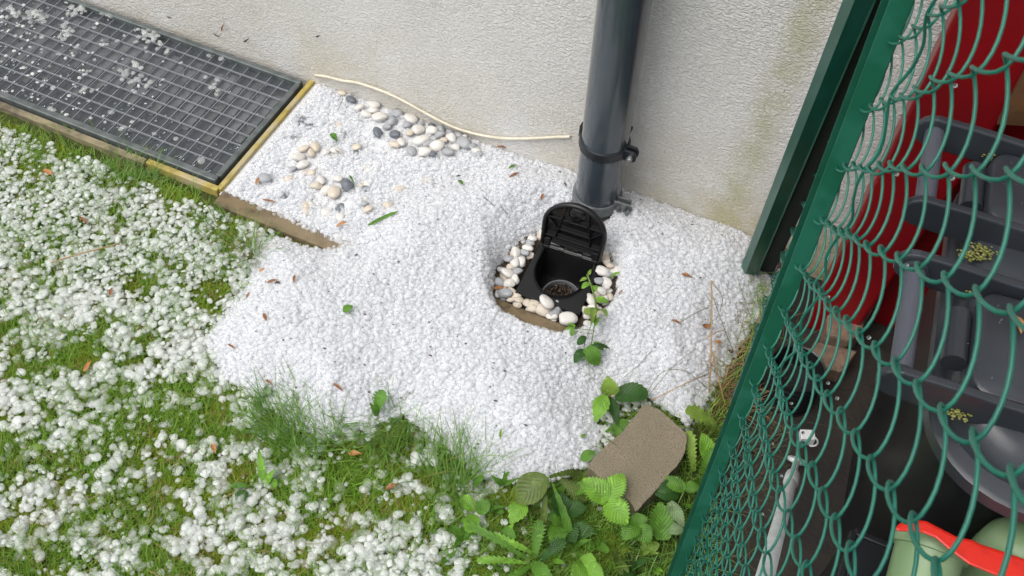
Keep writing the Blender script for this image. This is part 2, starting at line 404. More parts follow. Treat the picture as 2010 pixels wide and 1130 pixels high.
b.build('mesh', M_wire, lw)
b = MB(); b.box(((GX0+GX1)/2-.01, (GY0+GY1)/2, -.013), (GX1-GX0-.01, GY1-GY0-.01, .012)); b.build('tray', M_tray, lw)
b = MB(); x = GX1-.04
while x > GX0+.04:
    sh = .4+.6*random.random()
    b.box((x, (GY0+GY1)/2+.028+.03*(1-sh), -.0068), (.0185, .25*sh+.02, .004), Matrix.Rotation(R_(-1), 3, 'Z')); x -= .0322
b.build('rib_strip', M_tray2, lw, bevel=.0008)
b = MB(); b.box(((GX0+GX1)/2-.09, GY0-.009, -.030), (GX1-GX0-.19, .016, .060)); b.build('well_edge', mat('pale_concrete', (.27, .23, .14), .8, var=(30., (.12, .10, .07), .4, .65), bump=(150., .6, .003)), lw)

# ------------------------------------------------------------------ drain box with open lid
BX, BY, BA = -.429, 1.279, R_(3.0)
RB = Matrix.Rotation(BA, 3, 'Z')
def B3(u, v, z): return Vector((BX, BY, 0)) + RB @ Vector((u, v, z))
M_blk = mat('black_plastic', (.011, .011, .012), .34, spec=.5, bump=(150., .15, .0008))
M_blkw = mat('wet_black_plastic', (.008, .008, .009), .14, spec=.6, bump=(90., .12, .001))
db = thing('drain_box', 'black plastic gully box with its hinged lid standing open', 'drain box', (BX, BY, .0))
HW, HD = .0685, .0725
def dshape(w, yb, yf, n=56):
    """D outline: straight at the hinge (yb), round at the front (yf)"""
    out = [(w, yb), (w, (yb+yf)*.5+.012)]
    cy = (yb+yf)*.5+.012; ry = cy-yf
    for k in range(1, n): 
        a = math.pi*k/n; out.append((w*math.cos(a), cy-ry*math.sin(a)))
    out += [(-w, cy), (-w, yb)]
    return out
inner = dshape(.054, .060, -.052)
def ray_sq(a, b_):
    k = max(abs(a)/HW, abs(b_)/HD, 1e-6); return (a/k, b_/k)
def ring(outl, z): return [B3(a, c, z) for a, c in outl]
outer = [ray_sq(a, c+.0) for a, c in inner]
N = len(inner)
body = MB()
lo = ring(outer, .012); li = ring([(a*1.07, c*1.07) for a, c in inner], .012); lt = ring([(a*1.04, c*1.04) for a, c in inner], .019); l2 = ring(inner, .018); l3 = ring([(a*.97, c*.97) for a, c in inner], -.075); lb = ring(outer, -.10)
rings = [lb, lo, li, lt, l2, l3]; V = [p for r in rings for p in r]; F = []
for i in range(len(rings)-1):
    for k in range(N):
        k2 = (k+1) % N; F.append((i*N+k, i*N+k2, (i+1)*N+k2, (i+1)*N+k))
body.add(V, F)
for sx, sy in ((1, 1), (1, -1), (-1, 1), (-1, -1)):       # square corners of the top plate
    body.box(B3(sx*(HW-.006), sy*(HD-.006), -.04), (.012, .012, .103), RB)
bo_ = body.build('body', M_blk, db, True, auto=30)
fl = MB(); fl.prism([(a*.98, c*.98) for a, c in inner], B3(0, 0, -.078), RB @ Vector((1,0,0)), RB @ Vector((0,1,0)), (0, 0, 1), .004); fl.build('floor', M_blkw, db)
rc = B3(.010, -.012, 0)
rg = MB(); rg.lathe([(.034, -.076), (.041, -.076), (.041, -.032), (.0395, -.029), (.0365, -.029), (.0355, -.033), (.0345, -.076)], rc, 40); rg.build('strainer_ring', mat('worn_grey_plastic', (.13, .135, .14), .3, bump=(80., .3, .001)), db, True, auto=35)
hb = MB(); hb.tube([B3(-.058, .066, .016), B3(.058, .066, .016)], .0055, 10)
for u in (-.052, -.02, .02, .052): hb.tube([B3(u-.005, .066, .016), B3(u+.005, .066, .016)], .0085, 10)
hb.build('hinge', M_blk, db, True, auto=40)
# lid: leans back against the clamp, underside with ribs faces us
LA = R_(81); LU = RB @ Vector((1,0,0)); LV = RB @ Vector((0, math.cos(LA), math.sin(LA))); LN = LU.cross(LV)   # LN points towards the front? fixed below
if LN.y > 0: LN = -LN
L0 = B3(0, .068, .020)
lidout = [(.064, .004), (.066, .06)]
for k in range(1, 30):
    a = math.pi*k/30; lidout.append((.066*math.cos(a), .062+.062*math.sin(a)))
lidout += [(-.066, .06), (-.064, .004)]
ld = MB(); ld.prism(lidout, L0-LN*.0, LU, LV, -LN, .004); lido = ld.build('lid', M_blkw, db, bevel=.001)
rm = MB()
for k in range(len(lidout)-1):
    a = Vector(lidout[k]); c = Vector(lidout[k+1]); d = (c-a).normalized()
rimpts = [L0+LU*a*.97+LV*(c*.985+.0) + LN*.005 for a, c in lidout]
rm.tube(rimpts, .0052, 8); rm.build('lid_rim', M_blk, lido, True)
def rib(p, q, h=.007, t=.0026):
    p = Vector((*p, 0)); q = Vector((*q, 0)); d = (q-p).normalized(); nn = Vector((-d.y, d.x, 0))*t/2
    P = []
    for s_ in (p-nn, p+nn, q+nn, q-nn):
        P.append(L0+LU*s_.x+LV*s_.y)
    r_ = MB(); r_.add(P+[v+LN*h for v in P], [(0,1,2,3),(4,5,6,7),(0,1,5,4),(1,2,6,5),(2,3,7,6),(3,0,4,7)]); r_.build('rib', M_blkw, lido, bevel=.0008)
for p, q in (((-.062,.028),(.062,.028)), ((-.060,.078),(-.030,.078)), ((-.026,.078),(.026,.078)), ((.030,.078),(.060,.078)), ((-.038,.028),(-.022,.118)), ((.038,.028),(.022,.118)), ((-.060,.078),(-.034,.050)), ((.060,.078),(.034,.050)), ((-.034,.052),(.034,.052)), ((-.05,.012),(.05,.012))):
    rib(p, q)
bs = MB(); bs.lathe([(.0, .006), (.008, .0055), (.015, .003), (.019, 0)], L0+LV*.098, 20, Matrix((LU, LV, LN)).transposed()); bs.build('boss', M_blkw, lido, True)
for u in (-.054, .054):
    tb = MB(); tb.prism([(-.008, -.006), (.008, -.006), (.008, .02), (-.008, .02)], L0+LU*u, LU, LV, LN, .008); tb.build('hinge_tab', M_blk, lido, bevel=.0012)
# the litter in the strainer
Lv, Lf = lumps(1, 4, .5, 1.6, 3); VV = []; FF = []; o = 0
for k in range(420):
    a = random.random()*6.283; r = .033*math.sqrt(random.random()); s_ = random.uniform(.001, .0032)
    v = Lv[k % 4]*np.array([s_*random.uniform(.6, 2), s_, s_*.7]); an = random.random()*6; ca, sa = math.cos(an), math.sin(an)
    v = np.stack([v[:,0]*ca-v[:,1]*sa, v[:,0]*sa+v[:,1]*ca, v[:,2]], 1)+np.array([rc.x+r*math.cos(a), rc.y+r*math.sin(a), -.040+.006*random.random()])
    VV.append(v); FF.append(Lf+o); o += len(v)
M_dirt = mat('wet_leaf_litter', (.022, .013, .008), .3, isl=((.16, .11, .07), .55, 1.3), bump=(300., .4, .001))
do = bigmesh('leaf_litter', np.concatenate(VV), np.concatenate(FF), M_dirt); tag(do, 'wet dark leaf litter filling the strainer of the drain box', 'litter', kind='stuff')

# ------------------------------------------------------------------ hail
def ice(name, base, rough, tl, clear, gloss=False):
    """cloudy ice: scattering body and a share of clear ice that differs from stone to stone; wet dielectric gloss outside"""
    mt = mat(name, base, rough, spec=.45, ior=1.31, bump=(300., .15, .001), translucent=tl)
    n = mt.node_tree.nodes; l = mt.node_tree.links; out = n['Material Output']; src = out.inputs[0].links[0].from_socket
    def math_(op, a, b_):
        q = n.new('ShaderNodeMath'); q.operation = op
        for i, v in enumerate((a, b_)):
            if hasattr(v, 'node'): l.new(v, q.inputs[i])
            else: q.inputs[i].default_value = v
        return q.outputs[0]
    ge = n.new('ShaderNodeNewGeometry'); mr = n.new('ShaderNodeMapRange'); mr.inputs[3].default_value, mr.inputs[4].default_value = clear
    l.new(ge.outputs['Random Per Island'], mr.inputs[0])
    tp = n.new('ShaderNodeBsdfTransparent'); tp.inputs[0].default_value = (.985, .988, .99, 1); ms = n.new('ShaderNodeMixShader')
    l.new(mr.outputs[0], ms.inputs[0]); l.new(src, ms.inputs[1]); l.new(tp.outputs[0], ms.inputs[2]); l.new(ms.outputs[0], out.inputs[0])
    if gloss:
        gl_ = n.new('ShaderNodeBsdfGlossy'); gl_.inputs['Roughness'].default_value = rough; fz = n.new('ShaderNodeFresnel'); fz.inputs['IOR'].default_value = 1.31
        m2 = n.new('ShaderNodeMixShader'); l.new(math_('MULTIPLY', fz.outputs[0], math_('SUBTRACT', 1., ge.outputs['Backfacing'])), m2.inputs[0])
        l.new(ms.outputs[0], m2.inputs[1]); l.new(gl_.outputs[0], m2.inputs[2]); l.new(m2.outputs[0], out.inputs[0])
    return mt
M_ice = ice('packed_ice', (.968, .972, .985), .14, .48, (.38, .88))
M_icel = ice('loose_ice', (.88, .905, .88), .12, .40, (.20, .84), True)
M_bed = mat('ice_mass', (.92, .935, .955), .5, var=(34., (.84, .86, .89), .46, .68), bump=(260., .6, .004), translucent=.3)
def stones(pts, radii, sub, nvar, flat, seed, zoff):
    L, F = lumps(sub, nvar, .22, 1.3, seed); r_ = np.random.default_rng(seed); VV = []; FF = []; o = 0
    n = len(pts); var = r_.integers(0, nvar, n); an = r_.random(n)*6.283; tx = (r_.random(n)-.5)*.9; el = 1+.35*r_.random(n); fz = flat[0]+(flat[1]-flat[0])*r_.random(n)
    for k in range(nvar):
        I = np.where(var == k)[0]
        if not len(I): continue
        v = L[k][None, :, :]*radii[I, None, None]*np.stack([el[I], np.ones(len(I)), fz[I]], 1)[:, None, :]
        ct, st = np.cos(tx[I])[:, None], np.sin(tx[I])[:, None]
        v = np.stack([v[..., 0], v[..., 1]*ct-v[..., 2]*st, v[..., 1]*st+v[..., 2]*ct], -1)
        ca, sa = np.cos(an[I])[:, None], np.sin(an[I])[:, None]
        v = np.stack([v[..., 0]*ca-v[..., 1]*sa, v[..., 0]*sa+v[..., 1]*ca, v[..., 2]], -1)
        v = v+pts[I][:, None, :]
        nv = v.shape[1]; f = F[None]+(np.arange(len(I))*nv)[:, None, None]+o; o += nv*len(I)
        VV.append(v.reshape(-1, 3)); FF.append(f.reshape(-1, 3))
    return np.concatenate(VV), np.concatenate(FF)
PEBB = []      # filled below: (x, y, r) places of the pebbles that show
PCL = [((790,275),92,40,.30),((735,212),42,22,.3),((855,290),70,22,.25),((597,310),42,32,.0),((655,372),48,40,.0),((770,420),40,20,.0)]
def pclus(X, Yv):
    d = np.zeros(X.shape)
    for (px, py), a, b_, rot in PCL:
        c = G(px, py); e1 = G(px+a*math.cos(rot), py+a*math.sin(rot))-c; e2 = G(px-b_*math.sin(rot), py+b_*math.cos(rot))-c
        M_ = np.linalg.inv(np.array([[e1.x, e2.x], [e1.y, e2.y]])); u = M_[0,0]*(X-c.x)+M_[0,1]*(Yv-c.y); v = M_[1,0]*(X-c.x)+M_[1,1]*(Yv-c.y)
        d = np.maximum(d, 1-ss(.55, 1.25, u*u+v*v))
    return d
N0 = 56000
X = rng.uniform(-1.2, .015, N0); Yv = rng.uniform(.72, 1.565, N0)
dm = sdf(MOUND, X, Yv); dpit = sdf(PIT, X, Yv); th = sdf(THIN, X, Yv); cl_ = pclus(X, Yv)
keepm = (dm+.018*(rng.random(N0)-.6) > -.004) & (dpit < -.004)
n4 = vnoise(X, Yv, 14., 21)
pth = np.where(th > 0, .80*(1-.82*cl_)*ss(.22, .5, n4+.12), 0)
keept = (~keepm) & (th > 0) & (rng.random(N0) < pth*.85) & (dpit < -.02)
keep = (keepm | keept) & (Yv < WALL-.003)
X, Yv, km = X[keep], Yv[keep], keepm[keep]
r = .0026+.0032*rng.random(len(X)); r = np.where(rng.random(len(X)) < .10, r*1.5, r)
Z = np.maximum(top(X, Yv), terrain(X, Yv))+r*rng.uniform(-.75, .22, len(X))
inpipe = (X-PX)**2+(Yv-PY)**2 < (PR+.002)**2
X, Yv, Z, r = X[~inpipe], Yv[~inpipe], Z[~inpipe], r[~inpipe]
V1, F1 = stones(np.stack([X, Yv, Z], 1), r, 1, 8, (.6, .95), 41, 0)
xs = np.arange(-1.2, .02, .005); ys = np.arange(.70, 1.572, .005); XX, YY = np.meshgrid(xs, ys); ZZ = hail(XX, YY)-.004
kk = (ZZ > terrain(XX, YY)-.006) & ~in_box(XX, YY)
a, b_ = np.meshgrid(np.arange(len(xs)-1), np.arange(len(ys)-1)); q = (b_*len(xs)+a).ravel()
Fq = np.stack([q, q+1, q+len(xs)+1, q+len(xs)], 1); Fq = Fq[kk.ravel()[Fq].all(1)]
u = np.unique(Fq); mp = np.full(XX.size, -1); mp[u] = np.arange(len(u)); Vb = np.stack([XX.ravel(), YY.ravel(), ZZ.ravel()], 1)[u]; Fq = mp[Fq]
Fb = np.concatenate([Fq[:, [0,1,2]], Fq[:, [0,2,3]]])
ho = bigmesh('hail_drift', np.concatenate([V1, Vb]), np.concatenate([F1, Fb+len(V1)]), M_ice)
ho.data.materials.append(M_bed); mi = np.zeros(len(F1)+len(Fb), np.int32); mi[len(F1):] = 1; ho.data.polygons.foreach_set('material_index', mi)
tag(ho, 'white heap of packed hailstones around the drain box and along the wall', 'hail', kind='stuff')

# scattered hail on the turf
TUFTS = [  # px, py, spread, blades, shortest, longest, label, material, dry blades
 (497, 505, .012, 120, .05, .12, 'grass tuft with long thin radiating blades below the kerb stone', 'grass2', 50),
 (440, 455, .030, 130, .04, .09, 'grass tuft beside the kerb, below the yellow corner of the grate', 'grass2', 0),
 (420, 575, .042, 420, .025, .06, 'thick mossy grass tuft at the left tip of the hail heap', 'grass', 10),
 (250, 350, .040, 300, .035, .09, 'thick grass tuft under the lower edge of the grate', 'grass2', 15),
 (345, 385, .030, 110, .03, .07, 'grass tuft under the yellow corner rim of the grate', 'grass', 0),
 (150, 290, .045, 220, .02, .06, 'low grass tuft at the grate edge near the picture border', 'grass', 0),
 (768, 848, .036, 420, .035, .12, 'dark grass tuft at the lower rim of the hail heap beside a broad leaf', 'grass2', 0),
 (585, 830, .050, 520, .03, .09, 'grass tuft along the lower left rim of the hail heap', 'grass2', 0),
 (890, 925, .036, 520, .035, .13, 'dense dark grass tuft at the lower tip of the hail heap', 'grass2', 10),
 (690, 905, .060, 520, .025, .08, 'grass tuft in the lawn below the hail heap', 'grass', 0),
 (400, 815, .050, 420, .022, .055, 'low grass tuft at the bottom left rim of the hail heap', 'grass', 0),
 (160, 690, .045, 260, .022, .05, 'bright grass tuft in a gap of the hail on the lawn', 'grass', 0),
 (275, 560, .030, 160, .02, .045, 'small olive grass tuft among dense hail on the lawn', 'grass', 0)]
def near_tuft(X, Yv):
    d = np.zeros(X.shape)
    for q in TUFTS:
        c = G(q[0], q[1], -.01); d = np.maximum(d, 1-ss(.55, 1.25, np.hypot(X-c.x, Yv-c.y)/(q[2]*1.15)))
    return d
def lawn_density(X, Yv):
    n1 = vnoise(X, Yv, 13., 31, 2); n2 = vnoise(X, Yv, 46., 32, 2); n = .45*n1+.55*n2
    base = .26+.30*ss(.55, .90, Yv)*ss(-.60, -.90, X)+.04*ss(.35,.55,Yv)
    near = np.clip(1-np.abs(sdf(MOUND, X, Yv)+.0)/.05, 0, 1)
    return np.clip(.85*ss(.58-base*.62, .82-base*.50, n)+.25*near+.04, .07, 1)
N1 = 66000
X = rng.uniform(-2.15, -.16, N1); Yv = rng.uniform(.20, 1.13, N1)
k = (sdf(MOUND, X, Yv) < .004) & (rng.random(N1) < lawn_density(X, Yv))
# leave the weedy corner by the paver nearly free
wd = (X > -.33) & (Yv < .93); k &= ~(wd & (rng.random(N1) < .93)); k &= rng.random(N1) > .9*near_tuft(X, Yv)
X, Yv = X[k], Yv[k]; r = .0034+.0060*rng.random(len(X))**2.3; r *= np.where(Yv > .85, .85, 1.05)
Z = terrain(X, Yv)+.006+r*.35+.012*rng.random(len(X))*lawn_density(X, Yv)
def pix(X, Yv, Z):
    d = np.stack([X, Yv, Z-CAMH], 1); a = d@np.array(R2); b_ = d@np.array(D2); c = d@np.array(FW); return CX+FPX*a/c, CY+FPX*b_/c, c
qx, qy, qc = pix(X, Yv, Z)
show = np.where((qx > 4) & (qx < 2006) & (qy < 1126), r/qc, 0); big = np.argsort(-show)[:125]
rest = np.ones(len(X), bool); rest[big] = False
ex, er = [], []                                   # crumbs of hail on the grate
for _ in range(150):
    p = G(random.uniform(0, 420)*random.random()**.6, random.uniform(5, 260), .009); q = random.uniform(.0020, .0050)
    if GY0+.02 < p.y < GY1-.015 and p.x < GX1-.025: ex.append((p.x, p.y, .008+q*.4)); er.append(q)
V1, F1 = stones(np.concatenate([np.stack([X, Yv, Z], 1)[rest], np.array(ex)]), np.concatenate([r[rest], np.array(er)]), 2, 8, (.32, .62), 42, 0)
so = bigmesh('scattered_hail', V1, F1, M_icel); tag(so, 'half melted hailstones strewn over the mossy lawn', 'hail', kind='stuff')
# the largest of them, and those lying on the grate, one by one
HL, HF = lumps(2, 8, .2, 1.3, 77); HM = []
for kx in range(8):
    o = bigmesh('hailstone', HL[kx]*np.array([1.12, 1., .5]), HF, M_icel); HM.append(o.data); bpy.data.objects.remove(o)
def hailstone(p, r, label, group):
    o = bpy.data.objects.new('hailstone', random.choice(HM)); COL.objects.link(o); o.location = p; o.scale = (r, r, r*random.uniform(.85, 1.1)); o.rotation_euler = (random.uniform(-.3, .3), random.uniform(-.3, .3), random.random()*6.28)
    return tag(o, label, 'hailstone', group)
for i in big: hailstone((X[i], Yv[i], Z[i]), r[i], 'large half clear hailstone lying in the short mossy grass', 'hailstones on the lawn')
GC = [((130,68),16,16),((285,70),24,26),((268,158),26,16),((215,22),10,10),((145,20),12,10),((75,35),22,14),((265,125),10,10),((205,85),8,6),((325,98),8,5),((413,168),14,6),((235,28),14,10),((300,72),14,8),((158,14),10,10),((60,30),12,10),((25,20),12,10)]
gl = []
for (px, py), sx, nn in GC:
    for _ in range(nn): gl.append((random.gauss(px, sx*.55), random.gauss(py, sx*.45), random.uniform(.0035, .0075)))
for px, py, rr in ((165,174,.0085),(395,315,.0085),(345,272,.006),(303,262,.006),(245,145,.009),(410,109,.006),(434,115,.0065),(355,123,.006),(243,250,.007),(237,253,.006),(115,106,.006),(185,54,.006),(218,220,.008),(70,215,.007),(98,213,.007),(105,216,.006),(82,72,.007),(130,45,.006),(28,26,.007),(180,178,.006),(320,156,.005),(403,151,.0055),(425,185,.005),(265,180,.006),(104,172,.006),(150,92,.006),(305,43,.006),(318,52,.006),(230,80,.006),(30,70,.005)): gl.append((px, py, rr))
for px, py, rr in gl:
    p = G(px, py, .009+rr*.4)
    if GY0+.02 < p.y < GY1-.015 and p.x < GX1-.025: hailstone((p.x, p.y, .009+rr*.45), rr, 'small white hailstone lying on the wet grate over the light well', 'hailstones on the grate')
# water beads on the grate
dv, df = lumps(1, 3, .15, 1.2, 9); VV = []; FF = []; o = 0
for k in range(460):
    x = random.uniform(-2.1, GX1-.03); y = random.uniform(GY0+.03, GY1-.03); r0 = random.choice((.0012, .0016, .0022, .003, .0038, .0045)); z0 = -.0045
    v = dv[k % 3]*np.array([r0, r0, r0*.6])+np.array([x, y, z0]); VV.append(v); FF.append(df+o); o += len(v)
tag(bigmesh('water_beads', np.concatenate(VV), np.concatenate(FF), mat('water', (.9, .95, 1.), .03, trans=1., ior=1.33)), 'clear beads of water standing on the grate', 'water drops', kind='stuff')

# ------------------------------------------------------------------ pebbles
PV = {'white': mat('white_marble', (.66, .64, .60), .38, var=(45., (.52, .50, .47), .4, .7), bump=(150., .12, .001)),
      'cream': mat('cream_marble', (.60, .54, .46), .4, var=(45., (.42, .36, .27), .4, .7), bump=(150., .12, .001)),
      'grey': mat('grey_marble', (.40, .41, .42), .38, var=(60., (.22, .23, .25), .4, .65), bump=(150., .12, .001)),
      'dark': mat('slate_grey_stone', (.12, .135, .155), .38, var=(70., (.19, .20, .21), .5, .7), bump=(150., .15, .001))}
PL_, PF_ = lumps(3, 7, .32, .9, 11); PM = {}
for c in PV:
    for k in range(7):
        o = bigmesh('pebble', PL_[k]*np.array([1., .74, .58]), PF_, PV[c]); PM[(c, k)] = o.data; bpy.data.objects.remove(o)
def pebble(px, py, rpx, c, label, group, rot=None, z=None, squash=1.):
    p = S(px, py) if z is None else G(px, py, z)
    r0 = rpx/1060.
    o = bpy.data.objects.new('pebble', PM[(c, random.randrange(7))]); COL.objects.link(o)
    o.location = (p.x, min(p.y, WALL-r0*.7), p.z+r0*.25); o.scale = (r0, r0*squash, r0*.9); o.rotation_euler = (random.uniform(-.35, .35), random.uniform(-.35, .35), random.random()*6.28 if rot is None else -rot+R_(22))
    return tag(o, label, 'pebble', group)
row = [(738,203,17,'white',.2),(733,218,13,'white',.1),(785,218,16,'grey',.3),(745,232,20,'white',-.2),(720,226,14,'white',.2),(705,212,13,'white',-.3),(690,197,15,'dark',.5),(770,240,15,'grey',-.6),(808,233,18,'white',.2),(800,246,13,'grey',-.5),
 (822,256,18,'white',-.7),(848,257,15,'white',.1),(866,253,12,'grey',1.2),(828,277,20,'white',-.6),(840,284,14,'grey',-.5),(805,262,13,'cream',-1.2),(858,288,19,'white',-.45),(886,272,16,'white',1.2),(912,283,20,'grey',.6),(833,300,18,'white',.2),(808,298,15,'grey',1.0),(788,281,15,'white',.9),(862,266,14,'grey',.2),(880,300,16,'grey',.3),(903,262,11,'grey',.2),(930,290,14,'grey',-1.0),(935,297,12,'white',.2),(870,277,12,'cream',.3),(884,258,9,'grey',.0),(850,243,9,'dark',.0),(778,226,10,'grey',.8),(775,285,14,'cream',.4),(893,290,13,'white',.6),(850,304,13,'dark',.3),(775,265,15,'dark',.4),(742,262,15,'dark',.9),(760,250,12,'grey',.2),(672,183,11,'cream',.3),(915,264,9,'white',.2),(826,243,9,'grey',.1),(895,246,8,'grey',.4),(940,303,10,'grey',.5)]
for px, py, s_, c, ro in row: pebble(px, py, s_, c, {'white': 'smooth white marble pebble in the strip along the wall', 'grey': 'grey veined pebble in the strip along the wall', 'cream': 'cream pebble in the strip along the wall', 'dark': 'dark slate grey pebble in the strip along the wall'}[c], 'pebbles along the house wall', ro)
for px, py, s_, c, ro in [(597,293,13,'cream',-.3),(619,290,15,'cream',1.1),(612,302,12,'cream',1.3),(586,310,17,'white',-.5),(594,325,17,'white',-.3),(640,300,10,'white',-.4),(575,332,10,'grey',.2),(660,296,13,'white',-.3),(700,290,12,'cream',0)]:
    pebble(px, py, s_, c, 'pale pebble in the small cluster beside the yellow grate edge', 'pebbles beside the grate', ro)
for px, py, s_, c, ro in [(631,355,13,'white',.8),(622,366,15,'cream',.0),(640,375,15,'white',-.9),(633,352,10,'grey',.7),(612,340,10,'cream',.2),(663,352,13,'white',.4),(520,352,17,'grey',-.1),(715,400,10,'grey',.2),(762,405,13,'cream',.5),(722,412,13,'cream',-.2)]:
    pebble(px, py, s_, c, 'pale pebble half sunk in hail behind the kerb stone', 'pebbles behind the kerb', ro)
pebble(657,380,18,'cream','long cream pebble standing beside the dark slate pebble behind the kerb',None, 1.45)
pebble(681,365,20,'dark','dark slate pebble behind the kerb, beside the long cream one',None, 1.2)
# around the drain box
def pitz(px, py): 
    p = G(px, py, .004); return p
left = [(1012,497,14,'white',1.5),(1011,516,15,'white',1.3),(1024,516,12,'white',1.5),(1030,497,11,'grey',.6),(1036,488,12,'white',.4),(998,510,13,'grey',.3),(996,538,17,'white',.2),(1015,534,12,'grey',-.4),(1011,550,12,'white',1.2),(999,558,14,'white',.2),(981,555,12,'grey',.2),(992,577,16,'grey',.1),(1004,575,12,'cream',1.2),(1013,582,11,'cream',.2),(1040,478,10,'grey',.4),(984,531,9,'grey',.2),(1025,508,9,'grey',.8),(1044,470,11,'white',.3),(1002,525,9,'cream',.2)]
for px, py, s_, c, ro in left: pebble(px, py, s_*1.05, c, 'smooth pebble on the left of the drain box in the hail hollow', 'pebbles left of the drain box', ro, z=.003)
front = [(1017,590,12,'cream',.1),(1003,589,9,'cream',0),(1034,596,12,'cream',1.1),(1036,579,13,'cream',.6),(1050,598,13,'cream',.2),(1046,607,14,'cream',.4),(1068,611,17,'cream',.3),(1089,614,16,'grey',-.8),(1098,602,14,'grey',1.0),(1016,600,9,'cream',.3),(1083,622,12,'white',.2),(1057,588,8,'grey',.1)]
for px, py, s_, c, ro in front: pebble(px, py, s_*1.05, c, 'rounded pebble between the drain box and its kerb', 'pebbles in front of the drain box', ro, z=.001)
pebble(1072,595,19,'white','large white pebble lying up on the front rim of the drain box',None,.6, z=.020)
pebble(1115,627,21,'white','large cream white pebble at the right end of the drain kerb',None,-.2, z=.008)
for px, py, s_, c, ro in [(1182,534,16,'white',.2),(1189,512,14,'cream',1.2),(1175,553,14,'grey',.3),(1189,557,16,'white',1.4),(1180,572,13,'white',.7),(1160,590,14,'white',.9),(1165,605,13,'white',.2),(1150,610,12,'cream',.3),(1193,540,10,'grey',.2),(1176,590,10,'cream',.3),(1196,522,10,'cream',.3)]:
    pebble(px, py, s_, c, 'pale pebble on the right of the drain box', 'pebbles right of the drain box', ro, z=.004)
for k in range(300):
    px, py = random.uniform(950, 1225), random.uniform(440, 640)
    p = G(px, py, -.004)
    if sdf(PIT, np.array([p.x]), np.array([p.y]))[0] > .002 and not (-.505 < p.x < -.352 and 1.195 < p.y < 1.365) and p.y > 1.188:
        pebble(px, py, random.uniform(9, 14), random.choice(['white', 'cream', 'grey', 'white', 'cream']), 'small pebble at the bottom of the hail hollow around the drain box', 'small pebbles of the hollow', z=-.006)
# pebbles sunk under the thin hail
for k in range(70):
    px, py = random.uniform(560, 900), random.uniform(230, 430)
    p = G(px, py)
    if sdf(THIN, np.array([p.x]), np.array([p.y]))[0] > .02 and float(pclus(np.array([p.x]), np.array([p.y]))[0]) < .75:
        pebble(px, py, random.uniform(11, 17), random.choice(['white', 'grey', 'cream', 'white', 'dark']), 'pebble mostly buried under the thin hail of the strip', 'half buried pebbles of the strip', z=-.004)

# ------------------------------------------------------------------ concrete paver in the corner
pav0 = [(1262,795),(1275,793),(1300,806),(1349,852),(1347,880),(1335,908),(1254,1000),(1247,1003),(1236,984),(1155,918),(1156,910),(1190,872),(1215,853),(1238,826)]
pav = []
for i in range(len(pav0)):
    a, c = Vector(pav0[i]), Vector(pav0[(i+1) % len(pav0)]); k_ = max(1, int((c-a).length/9))
    for j in range(k_): q = a.lerp(c, j/k_); pav.append((q.x+random.uniform(-1.3, 1.3), q.y+random.uniform(-1.3, 1.3)))
pb = MB(); zt = .034
P3 = [G(a, b_, zt) for a, b_ in pav]
pc = sum(P3, Vector())/len(P3)
pb.add([p for p in P3]+[Vector((p.x, p.y, zt-.055)) for p in P3], [tuple(range(len(P3))), tuple(range(len(P3), 2*len(P3)))[::-1]]+[(i, (i+1) % len(P3), len(P3)+(i+1) % len(P3), len(P3)+i) for i in range(len(P3))])
M_pav = mat('wet_paver_concrete', (.25, .21, .145), .65, var=(420., (.11, .09, .06), .48, .68), var2=(14., (.19, .165, .11), .4, .7), bump=(420., .9, .003))
tag(pb.build('paving_stone', M_pav, bevel=.0016), 'loose brown grey concrete paver lying by the strawberry leaves', 'paver')

# ------------------------------------------------------------------ grass
def blades(P, L, wd, tilt, seed, az=None, curl=.6):
    """P (n,3) roots; curved tapering blades as one vertex array"""
    r_ = np.random.default_rng(seed); n = len(P); K = 5
    az = r_.random(n)*6.283 if az is None else az
    t = np.linspace(0, 1, K); ang = tilt[:, None]+curl*t[None, :]*(.4+r_.random(n)[:, None])
    dl = L[:, None]/(K-1); dx = np.cumsum(np.sin(ang)*dl, 1)-np.sin(ang)*dl; dz = np.cumsum(np.cos(ang)*dl, 1)-np.cos(ang)*dl
    ca, sa = np.cos(az)[:, None], np.sin(az)[:, None]
    cx = P[:, 0:1]+dx*ca; cy = P[:, 1:2]+dx*sa; cz = P[:, 2:3]+dz
    wv = wd[:, None]*(1-t[None, :]**2*.92)*.5; tw = (r_.random(n)*1.2-.6)[:, None]
    ox, oy = -np.sin(az[:, None]+tw)*wv, np.cos(az[:, None]+tw)*wv
    V = np.stack([np.stack([cx-ox, cy-oy, cz], -1), np.stack([cx+ox, cy+oy, cz+wv*.3], -1)], 2).reshape(n, K*2, 3)
    f = np.array([[2*i, 2*i+1, 2*i+3, 2*i+2] for i in range(K-1)])
    F = (f[None]+(np.arange(n)*K*2)[:, None, None]).reshape(-1, 4)
    return V.reshape(-1, 3), F
M_grass = mat('grass_blade', (.16, .34, .028), .45, isl=((.36, .44, .09), .25, 1.3), translucent=.35)
M_grass2 = mat('dark_grass_blade', (.11, .25, .04), .42, isl=((.22, .34, .07), .2, 1.3), translucent=.3)
M_moss = mat('moss', (.27, .36, .024), .7, isl=((.32, .30, .04), .45, 1.6), translucent=.3)
M_straw = mat('dry_straw', (.36, .24, .10), .55, isl=((.18, .11, .045), .3, 1.2), translucent=.2)
ng = 235000
X = rng.uniform(-2.3, -.10, ng); Yv = rng.uniform(.12, 1.14, ng)
ok = (sdf(MOUND, X, Yv) < -.004); X, Yv = X[ok], Yv[ok]
den = lawn_density(X, Yv); mo = vnoise(X, Yv, 13., 51, 2)
ok = rng.random(len(X)) < np.clip(1.2-.75*den, .2, 1); X, Yv, den, mo = X[ok], Yv[ok], den[ok], mo[ok]
